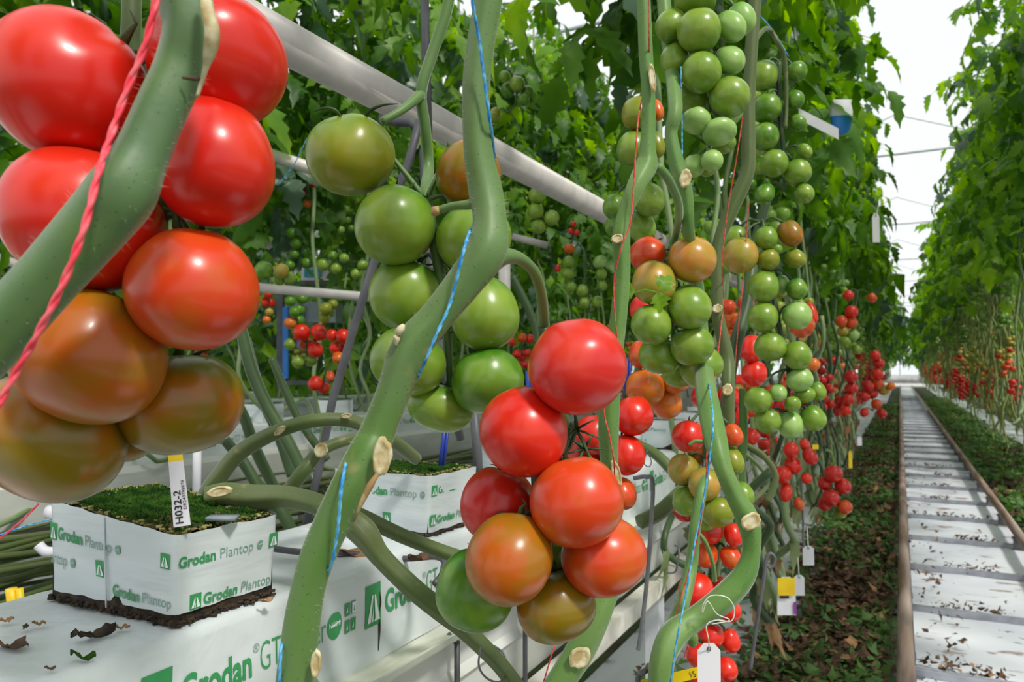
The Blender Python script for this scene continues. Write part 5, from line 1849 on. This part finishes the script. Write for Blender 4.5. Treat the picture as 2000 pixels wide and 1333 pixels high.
for k, (x, y, s_, mt, lb_) in enumerate([(22, 1262, 0.030, M_DRY, 'curled brown dry leaf at the lower left edge of the slab'),
                                         (182, 1240, 0.030, M_DARKBROWN, 'dark shrivelled leaf lying before the nearest block'),
                                         (162, 1283, 0.020, M_MOSS, 'small dark green leaf scrap on the slab'),
                                         (98, 1305, 0.008, M_DRY, 'tiny brown scrap under the green leaf scrap'),
                                         (238, 1226, 0.013, M_DRY2, 'narrow tan scrap touching the edge of the block'),
                                         (76, 1218, 0.012, M_DRY2, 'narrow tan scrap left of the dark shrivelled leaf'),
                                         (50, 1225, 0.010, M_DRY, 'small tan scrap nearest the left slab edge'),
                                         (10, 1212, 0.013, M_DRY2, 'tan scrap at the far left edge of the slab'),
                                         (520, 1174, 0.012, M_DRY2, 'tan scrap right of the nearest block'),
                                         (690, 1080, 0.048, M_DRY2, 'crumpled tan leaf between the middle vine and the grooved stem'),
                                         (820, 1090, 0.030, M_DRY, 'brown crumpled leaf beside the drip tube')]):
    crumb_leaf(x, y, 0.65, s_, mt, lb_, k + 50)


# ------------------------------------------------------------------ extra sepals at the central cluster and small leaf
def sepals(cx, cy, d, n, L, label):
    rg = random.Random(int(cx))
    mb = MB()
    c = P(cx, cy, d)
    for k in range(n):
        a = 2 * math.pi * k / n + rg.uniform(-0.3, 0.3)
        pts = []
        for i in range(8):
            t = i / 7
            r = L * t
            bend = 0.5 * L * t * t
            pts.append(c + VIEW_RIGHT * math.cos(a) * r + UP * (math.sin(a) * r - bend * 0.6) - VIEW_BACK * (0.006 * math.sin(t * 3)))
        mb.tube(pts, [0.0012, 0.0017, 0.0017, 0.0014, 0.0012, 0.0009, 0.0006, 0.0002], 5, flat=0.5)
    mb.tube([c + VIEW_BACK * 0.03, c + VIEW_BACK * 0.005, c], [0.003, 0.003, 0.002], 7)
    o = mb.build('calyx_star', M_CALYX)
    tag(o, label, 'calyx', 'loose calyx stars')


sepals(1126, 840, 0.54, 7, 0.022, 'dark green curling calyx between the two upper central tomatoes')
sepals(1140, 878, 0.56, 6, 0.020, 'second dark curling calyx above the orange-red tomato')
mb = MB()
vs, fs = leaflet(0.05, 0.014, 0.3, 0.5, random.Random(3), 8, 0.5)
M_ = Matrix.Translation(P(1238, 568, 0.80)) @ Matrix((VIEW_RIGHT, UP, -VIEW_BACK)).transposed().to_4x4() @ Matrix.Rotation(-1.75, 4, 'Z')
mb.tube([P(1222, 600, 0.8), P(1232, 575, 0.8), P(1260, 566, 0.79), P(1285, 572, 0.785)], 0.0011, 6)
vs2, fs2 = leaflet(0.022, 0.010, 0.4, 0.6, random.Random(5), 8, 0.7)
for px, py, ang in ((1240, 566, 1.6), (1283, 572, -2.9), (1288, 568, -0.7)):
    M_ = Matrix.Translation(P(px, py, 0.785)) @ Matrix((VIEW_RIGHT, UP, -VIEW_BACK)).transposed().to_4x4() @ Matrix.Rotation(ang, 4, 'Z')
    mb.add([M_ @ Vector(v) for v in vs2], fs2)
o = mb.build('young_leaf', M_LEAF2)
tag(o, 'small curled bright green leaf over the bright cluster', 'leaf')


# ------------------------------------------------------------------ hanging plants in the rows
def lower_stem(rg, ztop, zlow, side, run):
    """bare stem of one plant: straight up a string, then a lazy bend down to the gutter"""
    pts = [Vector((0, 0, ztop)), Vector((rg.uniform(-0.02, 0.02), rg.uniform(-0.02, 0.02), (ztop + zlow) * 0.5 + 0.3))]
    z = (ztop + zlow) * 0.5
    k = 0
    while z > zlow:
        pts.append(Vector((rg.uniform(-0.025, 0.025) + 0.03 * side, rg.uniform(-0.035, 0.035), z)))
        z -= rg.uniform(0.12, 0.2)
    pts.append(Vector((0.04 * side + rg.uniform(-0.02, 0.02), run * 0.3, zlow - 0.03)))
    pts.append(Vector((rg.uniform(-0.03, 0.03), run * 0.7, zlow + 0.02)))
    pts.append(Vector((-0.06 * side, run, 0.80)))
    pp, _ = spline(pts, None, 4)
    return pp


def make_plant_meshes(seed, lo=False, z0=1.75, z1=3.3, nleaf=34, zlow=0.75, side=1):
    rg = random.Random(seed)
    cm = canopy(rg, z0, z1, nleaf, lo, spread=0.14).mesh('foliage', LEAFMATS)
    s = MB()
    s.tube(lower_stem(rg, z1, zlow, side, rg.uniform(0.25, 0.6)), 0.0075, 6 if lo else 8, ridge=0.05)
    sm = s.mesh('stem', [M_STEM_GREY])
    return cm, sm


PLV = [make_plant_meshes(300 + k, nleaf=32, zlow=0.62 + 0.06 * k, z0=1.78) for k in range(5)]
def skylit_recolour(me, seed, share):  # larger share of bright leaves paints in skylight on the right row
    rg = random.Random(seed)
    m2 = me.copy()
    n = len(m2.polygons)
    idx = [0] * n
    me.polygons.foreach_get('material_index', idx)
    # whole leaves keep one colour: leaves are runs of equal length in the mesh
    run = 0
    out = []
    cur = None
    step = 140
    for i in range(n):
        if i % step == 0:
            cur = 1 if rg.random() < share else None
        out.append(cur if cur is not None else idx[i])
    m2.polygons.foreach_set('material_index', out)
    return m2


PLV_LO = [make_plant_meshes(330 + k, lo=True, nleaf=26, zlow=0.72, z0=1.7) for k in range(3)]
for v_, sd_ in ((vC, 2), (vD, 3)):
    top_ = Vector((v_.location.x, v_.location.y, 0))
    o = bpy.data.objects.new('foliage', PLV[sd_][0])
    COL.objects.link(o)
    o.parent = v_
    q_ = {0: ppA, 1: ppB, 2: ppC, 3: ppD}[sd_][0]
    o.location = Vector((q_.x, q_.y, 0.32)) - Vector(v_.location)
PLV_R = [(skylit_recolour(a_, 7 + i_, 0.45), b_) for i_, (a_, b_) in enumerate(PLV)]
PLV_LO_R = [(skylit_recolour(a_, 9 + i_, 0.45), b_) for i_, (a_, b_) in enumerate(PLV_LO)]
PLANTS = [0]


def plant(x, y, variant, label, group, lo=False, dz=0.0, mirror=False):
    cm, sm = ((PLV_LO_R if lo else PLV_R) if x > 0 else (PLV_LO if lo else PLV))[variant % (3 if lo else 5)]
    r = empty('tomato_plant', (x, y, 0))
    tag(r, label, 'plant', group)
    for nm, me in (('foliage', cm), ('stem', sm)):
        o = bpy.data.objects.new(nm, me)
        COL.objects.link(o)
        o.parent = r
        if nm == 'foliage':
            o.location = (0, 0, dz)
            o.rotation_euler = (0, 0, rng.random() * 6.28)
        elif mirror:
            o.scale = (-1, 1, 1)
    PLANTS[0] += 1
    return r


GP1 = 'tomato plants of the row left of the aisle'
y = 1.85
k = 0
while y < 22:
    far = y > 9
    lab = ('leafy tomato plant near the start of the row left of the aisle' if y < 4 else
           ('leafy tomato plant halfway along the row left of the aisle' if not far else 'distant leafy tomato plant in the row left of the aisle'))
    plant(-0.52 + rng.uniform(-0.08, 0.10), y, k, lab, GP1, lo=far, dz=rng.uniform(-0.1, 0.12) + (0.12 if y < 4 else 0))
    y += 0.25 if not far else 0.36
    k += 1
GP2 = 'tomato plants of the row right of the aisle'
y = 5.2
while y < 26:
    far = y > 11
    plant(0.90 + rng.uniform(-0.16, 0.08), y, k, 'distant leafy tomato plant in the row right of the aisle' if far else 'nearer leafy tomato plant in the row right of the aisle', GP2, lo=far, dz=rng.uniform(-0.15, 0.45), mirror=True)
    y += 0.27 if not far else 0.4
    k += 1
for ri, (xr, ya, yb, st) in enumerate(((-2.2, 0.9, 13, 0.27), (-3.8, 1.8, 15, 0.42), (-5.4, 3, 14, 0.6))):
    y = ya
    nm = ('second', 'third', 'fourth')[ri]
    while y < yb:
        plant(xr + rng.uniform(-0.14, 0.14), y, k, 'leafy tomato plant in the %s row, behind the near vines and the pipe' % nm, 'tomato plants of the %s row' % nm, lo=ri > 0 or y > 8, dz=rng.uniform(-0.25, 0.15))
        y += st
        k += 1

# the same rows go on beside and behind the viewer, with a gap overhead where the sun comes in
for x_, ys_ in ((1.14, (-4.2, -3.4, -2.7, 1.2, 1.9, 2.6, 3.3, 4.0, 4.7, 5.4)), (-0.62, (-3.6, -3.0, -2.4, -1.8, -1.2))):
    for y in ys_:
        k += 1
        plant(x_, y, k, 'leafy tomato plant standing beside or behind the viewer', 'tomato plants beside the viewer', lo=True, mirror=x_ > 0)

# far parts of the rows: one mass
rgf = random.Random(5)
mb = MB()


def leafmass(mb, x0, x1, y0, y1, z0, z1, n, s=1.6):
    for _ in range(n):
        lf = rgf.choice(LEAVES_LO)
        M = Matrix.Translation((rgf.uniform(x0, x1), rgf.uniform(y0, y1), rgf.uniform(z0, z1))) @ Matrix.Rotation(rgf.random() * 6.28, 4, 'Z') @ Matrix.Scale(s * rgf.uniform(0.8, 1.2), 4)
        mb.merge(lf, M, rgf.choice((0, 0, 1, 2)))


leafmass(mb, -0.85, -0.2, 22, 48, 1.7, 3.3, 420)
leafmass(mb, 0.8, 1.45, 26, 48, 1.5, 3.3, 420)
leafmass(mb, -2.6, -1.9, 13, 30, 1.6, 3.2, 160)
leafmass(mb, -4.2, -3.5, 15, 30, 1.6, 3.2, 120)
leafmass(mb, -6.0, -5.0, 14, 30, 1.6, 3.2, 120)
leafmass(mb, -7.6, -6.6, 4, 26, 1.3, 3.2, 330, 1.8)
leafmass(mb, -10.0, -8.8, 4, 26, 1.0, 3.2, 380, 2.2)
leafmass(mb, 2.3, 3.2, 8, 48, 1.2, 3.2, 420, 1.8)
leafmass(mb, -5.9, -5.1, 2.5, 16, 0.7, 1.8, 260, 1.3)
leafmass(mb, -7.8, -6.8, 3, 20, 0.2, 1.6, 320, 1.7)
leafmass(mb, -4.1, -3.6, 2.2, 10, 0.95, 1.7, 60, 1.0)
o = mb.build('foliage_mass', LEAFMATS)
tag(o, 'dense green foliage of all the farthest rows', 'foliage', None, 'stuff')

# stems of the far rows, strings
mb = MB()
for (x0, ya, yb, st) in ((-0.5, 22, 48, 0.7), (1.1, 26, 48, 0.7), (-7.1, 4, 20, 0.5), (2.7, 8, 30, 0.6)):
    y = ya
    while y < yb:
        mb.tube([(x0 + rgf.uniform(-0.1, 0.1), y, 2.6), (x0 + rgf.uniform(-0.1, 0.1), y, 1.6), (x0 + rgf.uniform(-0.1, 0.1), y + rgf.uniform(-0.1, 0.1), 0.65)], 0.009, 4)
        y += st
o = mb.build('far_stems', M_STEM_GREY)
tag(o, 'bare hanging stems of the farthest plants', 'stems', None, 'stuff')


M_STEM_YEL = stem_mat('stem_yellow_green', S(118, 134, 62), S(136, 146, 76), S(150, 140, 90), dots=False)
rq = random.Random(44)
mbs = [MB() for _ in range(3)]
for q in mbs:
    for j in range(4):
        z_ = 1.95
        pts = []
        x_ = rq.uniform(-0.14, 0.10)
        y_ = rq.uniform(-0.13, 0.13)
        while z_ > rq.uniform(0.45, 0.8):
            pts.append(Vector((x_ + rq.uniform(-0.03, 0.03), y_ + rq.uniform(-0.03, 0.03), z_)))
            z_ -= 0.14
        pp, _ = spline(pts, None, 3)
        q.tube(pp, rq.uniform(0.006, 0.009), 5)
        for _ in range(14):
            p_ = rq.choice(pp)
            vs, fs = leaflet(rq.uniform(0.03, 0.07), rq.uniform(0.006, 0.012), 1.0, 0.2, rq, 3)
            M_ = Matrix.Translation(p_) @ Matrix.Rotation(rq.random() * 6.28, 4, 'Z') @ Matrix.Rotation(-0.9, 4, 'X')
            q.add([M_ @ Vector(v) for v in vs], fs)
STM = [q.mesh('hanging_stems', [M_STEM_YEL]) for q in mbs]
y = 7.0
k = 0
while y < 34:
    o = link('stem_curtain', STM[k % 3])
    o.location = (0.80 + rq.uniform(-0.10, 0.12), y, rq.uniform(-0.22, 0.1))
    o.rotation_euler = (0, 0, rq.random() * 6.28)
    tag(o, 'yellow-green bare stems hanging under the leaves right of the aisle', 'stems', 'bare stems right of the aisle')
    y += 0.16 if y < 14 else 0.4
    k += 1

# ------------------------------------------------------------------ fruit of the row plants
def ripeness(z, rg):
    # fruit ripens from the bottom of the vine upward
    t = z + rg.uniform(-0.14, 0.14)
    if t < 1.02:
        return rg.choice(['red', 'deepred', 'red', 'orangered'])
    if t < 1.16:
        return rg.choice(['orangered', 'orange', 'red', 'khaki'])
    if t < 1.30:
        return rg.choice(['khaki', 'yellowgreen', 'green', 'orange'])
    return rg.choice(['green', 'palegreen', 'green', 'darkgreen'])


FAR = {}


def fruit_truss(x, y, z, n, rg, indiv, label_pre, group, r=0.024):
    base = Vector((x, y, z))
    rip = ripeness(z, rg)
    lab = '%s tomato in a small cluster %s' % (CNAME[rip], label_pre)
    mb = MB() if indiv else None
    for i in range(n):
        zz = z - 0.042 * (i // 2) - 0.012 * (i % 2)
        s_ = -1 if i % 2 else 1
        c = Vector((x + rg.uniform(-0.012, 0.012) + 0.018 * s_ * math.cos(i), y + 0.027 * s_ + rg.uniform(-0.006, 0.006), zz))
        col = rip if rg.random() < 0.8 else ripeness(zz, rg)
        rr = r * rg.uniform(0.85, 1.1)
        if indiv:
            lab = '%s tomato in a small cluster %s' % (CNAME[col], label_pre)
            place_tomato(c, rr, rr, Vector((0, -s_ * 0.4, 1)).normalized(), col, lab, group, calyx=False, lo=True)
        else:
            FAR.setdefault(col, []).append((c, rr))


rgt = random.Random(21)
budget = 300 - TOMATO_COUNT[0]
trusses = []
for (xr, ya, yb, st, side, pre, grp) in ((-0.40, 1.9, 20, 0.20, 1, 'beside the aisle on its left', 'small tomatoes of the row left of the aisle'),
                                         (-2.10, 1.2, 11, 0.22, 1, 'in the second row behind the near vines', 'small tomatoes of the second row'),
                                         (-3.75, 2.0, 13, 0.4, 1, 'in the third row behind the near vines', 'small tomatoes of the third row'),
                                         (0.72, 6.5, 26, 0.18, -1, 'in the row right of the aisle', 'small tomatoes of the row right of the aisle')):
    y = ya
    while y < yb:
        for _ in range(2 if xr > -1 else 1):
            z = rgt.uniform(0.78, 1.85)
            trusses.append((xr + rgt.uniform(-0.09, 0.10), y + rgt.uniform(-0.1, 0.1), z, rgt.randrange(5, 10), pre, grp))
        y += st


def depth_of(t_):
    return (Vector((t_[0], t_[1], t_[2])) - Vector(cam.location)).dot(VIEW_BACK)


def in_view(t_):
    v = CAMM.inverted() @ Vector((t_[0], t_[1], t_[2]))
    if v.z > -0.1:
        return False
    sx, sy = 1000 + FPX * v.x / -v.z, 666.5 - FPX * v.y / -v.z
    return -30 < sx < 2030 and -30 < sy < 1360


trusses = [t_ for t_ in trusses if in_view(t_)]
trusses.sort(key=depth_of)
for t_ in trusses:
    ind = budget - t_[3] >= 0
    if ind:
        budget -= t_[3]
    fruit_truss(t_[0], t_[1], t_[2], t_[3], rgt, ind, t_[4], t_[5])
mb = MB()
cols = list(FAR.keys())
for ci, c_ in enumerate(cols):
    for (p, r) in FAR[c_]:
        mb.merge(tomato_lo_small if False else TDATA_LO[0], Matrix.Translation(p) @ Matrix.Scale(r, 4), ci)
# far colours need plain object-independent skins
if cols:
    FM = {c_: simple('far_' + c_, TM[c_].node_tree.nodes['Mix'].inputs[6].default_value[:] if False else {
        'red': S(206, 34, 20), 'deepred': S(186, 26, 22), 'orangered': S(210, 70, 28), 'orange': S(214, 116, 36), 'khaki': S(160, 146, 54),
        'yellowgreen': S(142, 154, 44), 'green': S(120, 158, 56), 'palegreen': S(144, 180, 92), 'darkgreen': S(84, 132, 30)}[c_], rough=0.35) for c_ in cols}
    o = mb.build('distant_tomatoes', [FM[c_] for c_ in cols])
    tag(o, 'countless tiny tomatoes along the farthest parts of the rows', 'tomatoes', None, 'stuff')

# ------------------------------------------------------------------ other rows: gutters with slabs
def row_gutter(x, y0, y1, label, lab_slab, grp):
    t = empty('gutter', (x, y0, 0.6))
    tag(t, label, 'gutter', 'white gutters')
    mb = MB()
    extrude(mb, [(x + 0.12, 0.70), (x + 0.13, 0.68), (x + 0.12, 0.56), (x - 0.12, 0.56), (x - 0.13, 0.68), (x - 0.12, 0.70), (x - 0.11, 0.69), (x + 0.11, 0.69)], y0, y1)
    mb.build('trough', M_GUTTER, t, smooth=False)
    yy = y0 + 0.5
    while yy < min(y1, 10):
        q = MB()
        q.box((x + 0.1, yy, 0.28), (0.03, 0.04, 0.56))
        q.build('gutter_leg', M_STEEL, t, smooth=False)
        yy += 1.6
    yy = y0
    while yy < min(y1, 12):
        slab(yy + 0.01, yy + 0.99, 0.795, x + 0.1, 0.2, lab_slab, grp, detail=False, printed=True if yy < 5 else False, seed=yy)
        yy += 1.0
        if yy > 7:
            break
    if y1 > yy:
        mb = MB()
        mb.box((x, (yy + y1) / 2, 0.745), (0.2, y1 - yy, 0.10))
        mb.build('far_slabs', M_PLASTIC, t, smooth=False)


row_gutter(-2.25, 0.2, 40, 'white gutter of the second row with pale slabs', 'white slab in the second row behind the bent stems', 'white slabs of the second row')
row_gutter(-3.85, 1.2, 40, 'white gutter of the third row', 'white slab in the third row seen low between stems', 'white slabs of the third row')
row_gutter(-5.45, 3, 40, 'white gutter of the fourth row', 'white slab in the fourth row seen low between stems', 'white slabs of the fourth row')
row_gutter(1.18, 7.2, 48, 'white gutter of the row right of the aisle', 'white slab of the row right of the aisle', 'white slabs right of the aisle')
# plant blocks on second row
for k in range(9):
    y = 1.3 + 0.42 * k
    mb = MB()
    mb.box((-2.22, y, 0.795 + 0.036), (0.11, 0.11, 0.07))
    mb.box((-2.22, y, 0.795 + 0.073), (0.10, 0.10, 0.006), mi=1)
    o = mb.build('propagation_block', [M_PLASTIC_FACE, M_MOSS], smooth=False)
    tag(o, 'small white plant block with mossy top on the second row slabs', 'block', 'plant blocks of the second row')

# bundles of bare stems lying along the second row under its gutter (seen at the lower left)
rb = random.Random(9)
mb = MB()
for k in range(46):
    x = -2.02 + rb.uniform(-0.12, 0.14)
    z = rb.uniform(0.28, 0.60)
    pts = [Vector((x + rb.uniform(-0.03, 0.03), yy, z + rb.uniform(-0.03, 0.03))) for yy in (0.2, 0.8, 1.4, 2.0, 2.8, 3.6)]
    pp, _ = spline(pts, None, 4)
    mb.tube(pp, rb.uniform(0.005, 0.009), 6)
o = mb.build('stem_bundle', M_STEM_D)
tag(o, 'tangle of bare stems lying low beyond the nearest block at the left', 'stems', None, 'stuff')
M_WITHER = leaf_mat('withered_green', S(118, 136, 92), S(150, 156, 116), 0.2, 0.7)
# hanging bare stems in a loose curtain over the front gutter right of the clusters
mb = MB()
for k in range(56):
    y0_ = 1.45 + 0.09 * k
    x0_ = -0.36 + rb.uniform(-0.07, 0.07)
    zt_, zl_ = (0.78 if k < 10 else 1.25), rb.uniform(0.36, 0.58)
    pts = [Vector((x0_ + rb.uniform(-0.045, 0.045), y0_ + rb.uniform(-0.06, 0.06) + 0.03 * j, zt_ + (zl_ - zt_) * j / 6)) for j in range(6)]
    pts.append(Vector((x0_, y0_ + 0.22, zl_)))
    pts.append(Vector((x0_ - 0.05, y0_ + rb.uniform(0.26, 0.40), zl_ + rb.uniform(0.06, 0.16))))
    pp, _ = spline(pts, None, 4)
    r_ = rb.uniform(0.006, 0.010)
    q = MB()
    q.tube(pp, r_, 8, ridge=0.06)
    o = q.build('bare_stem', M_STEM_GREY if k % 3 else M_STEM_DARK)
    wl = MB()
    for _ in range(7):
        p_ = pp[rb.randrange(len(pp) // 2, len(pp))]
        vs, fs = leaflet(rb.uniform(0.03, 0.07), rb.uniform(0.008, 0.018), 1.2, 0.6, rb, 5, rb.uniform(-2, 2))
        M_ = Matrix.Translation(p_) @ Matrix.Rotation(rb.random() * 6.28, 4, 'Z') @ Matrix.Rotation(-1.0, 4, 'X')
        wl.add([M_ @ Vector(v) for v in vs], fs, rb.randrange(2))
    w_ = wl.build('withered_leaf', [M_WITHER, M_DRY2], o)
    w_['kind'] = 'stuff'
    if y0_ < 2.8:
        tag(o, 'pale wavy bare stem drooping before the gutter near the white tags', 'stem', 'drooping bare stems')
    else:
        tag(o, 'pale wavy bare stem drooping farther along the row left of the aisle', 'stem', 'drooping bare stems')


# ------------------------------------------------------------------ leaf litter
def litter(name, mats, regions, n, smin, smax, label, seed, green=0.4):
    rg = random.Random(seed)
    mb = MB()
    for _ in range(n):
        x0, x1, y0, y1 = rg.choice(regions)
        u = rg.random()
        y = y0 + (y1 - y0) * u ** 1.7
        x = rg.uniform(x0, x1)
        s_ = rg.uniform(smin, smax)
        M = Matrix.Translation((x, y, rg.uniform(0.0, 0.035))) @ Matrix.Rotation(rg.random() * 6.28, 4, 'Z') @ Matrix.Rotation(rg.uniform(-0.6, 0.6), 4, 'X') @ Matrix.Rotation(rg.uniform(-0.6, 0.6), 4, 'Y')
        vs, fs = leaflet(s_, s_ * rg.uniform(0.2, 0.4), rg.uniform(-0.6, 0.8), rg.uniform(-0.4, 0.6), rg, 3, rg.uniform(-1.5, 1.5))
        patch = mnoise.noise(Vector((x * 2.2, y * 1.6, 3)))
        mi = 1 if patch + rg.uniform(-0.3, 0.3) > (0.1 - green * 0.4) else 0
        mb.add([M @ Vector(v) for v in vs], fs, mi if rg.random() < 0.93 else 2)
    o = mb.build(name, mats)
    tag(o, label, 'leaf litter', None, 'stuff')


M_LITTER_G = leaf_mat('litter_green', S(62, 98, 46), S(104, 138, 74), 0.25, 0.6)
M_LITTER_Y = leaf_mat('litter_yellow_green', S(112, 134, 66), S(140, 152, 80), 0.3, 0.6)
litter('fallen_leaves', [M_DRY, M_LITTER_G, M_DRY2], [(-0.50, -0.04, 2.0, 24)], 15000, 0.018, 0.06, 'green and brown fallen leaves covering the ground left of the rails', 11)
litter('fallen_leaves', [M_DRY, M_LITTER_G, M_LITTER_Y], [(0.66, 1.4, 3.5, 30)], 12000, 0.03, 0.08, 'green fallen leaves covering the ground right of the rails', 12, green=1.1)
litter('dry_scraps', [M_DRY, M_DRY, M_DRY2], [(0.04, 0.55, 2.2, 14), (0.04, 0.15, 2.2, 14), (0.04, 0.2, 2.4, 5)] + [(0.05 + 0.07 * (j_ % 4), 0.3 + 0.06 * (j_ % 5), 2.83 + 0.74 * j_ + 0.01, 2.83 + 0.74 * j_ + 0.09) for j_ in range(9)], 950, 0.008, 0.032, 'brown dry leaf scraps strewn on the white path', 13, green=0.0)
litter('dry_scraps', [M_DRY, M_LITTER_G, M_DRY2], [(-0.80, -0.48, 0.8, 4)], 500, 0.03, 0.07, 'leaf scraps on the white sheet under the front gutter', 14, green=0.2)
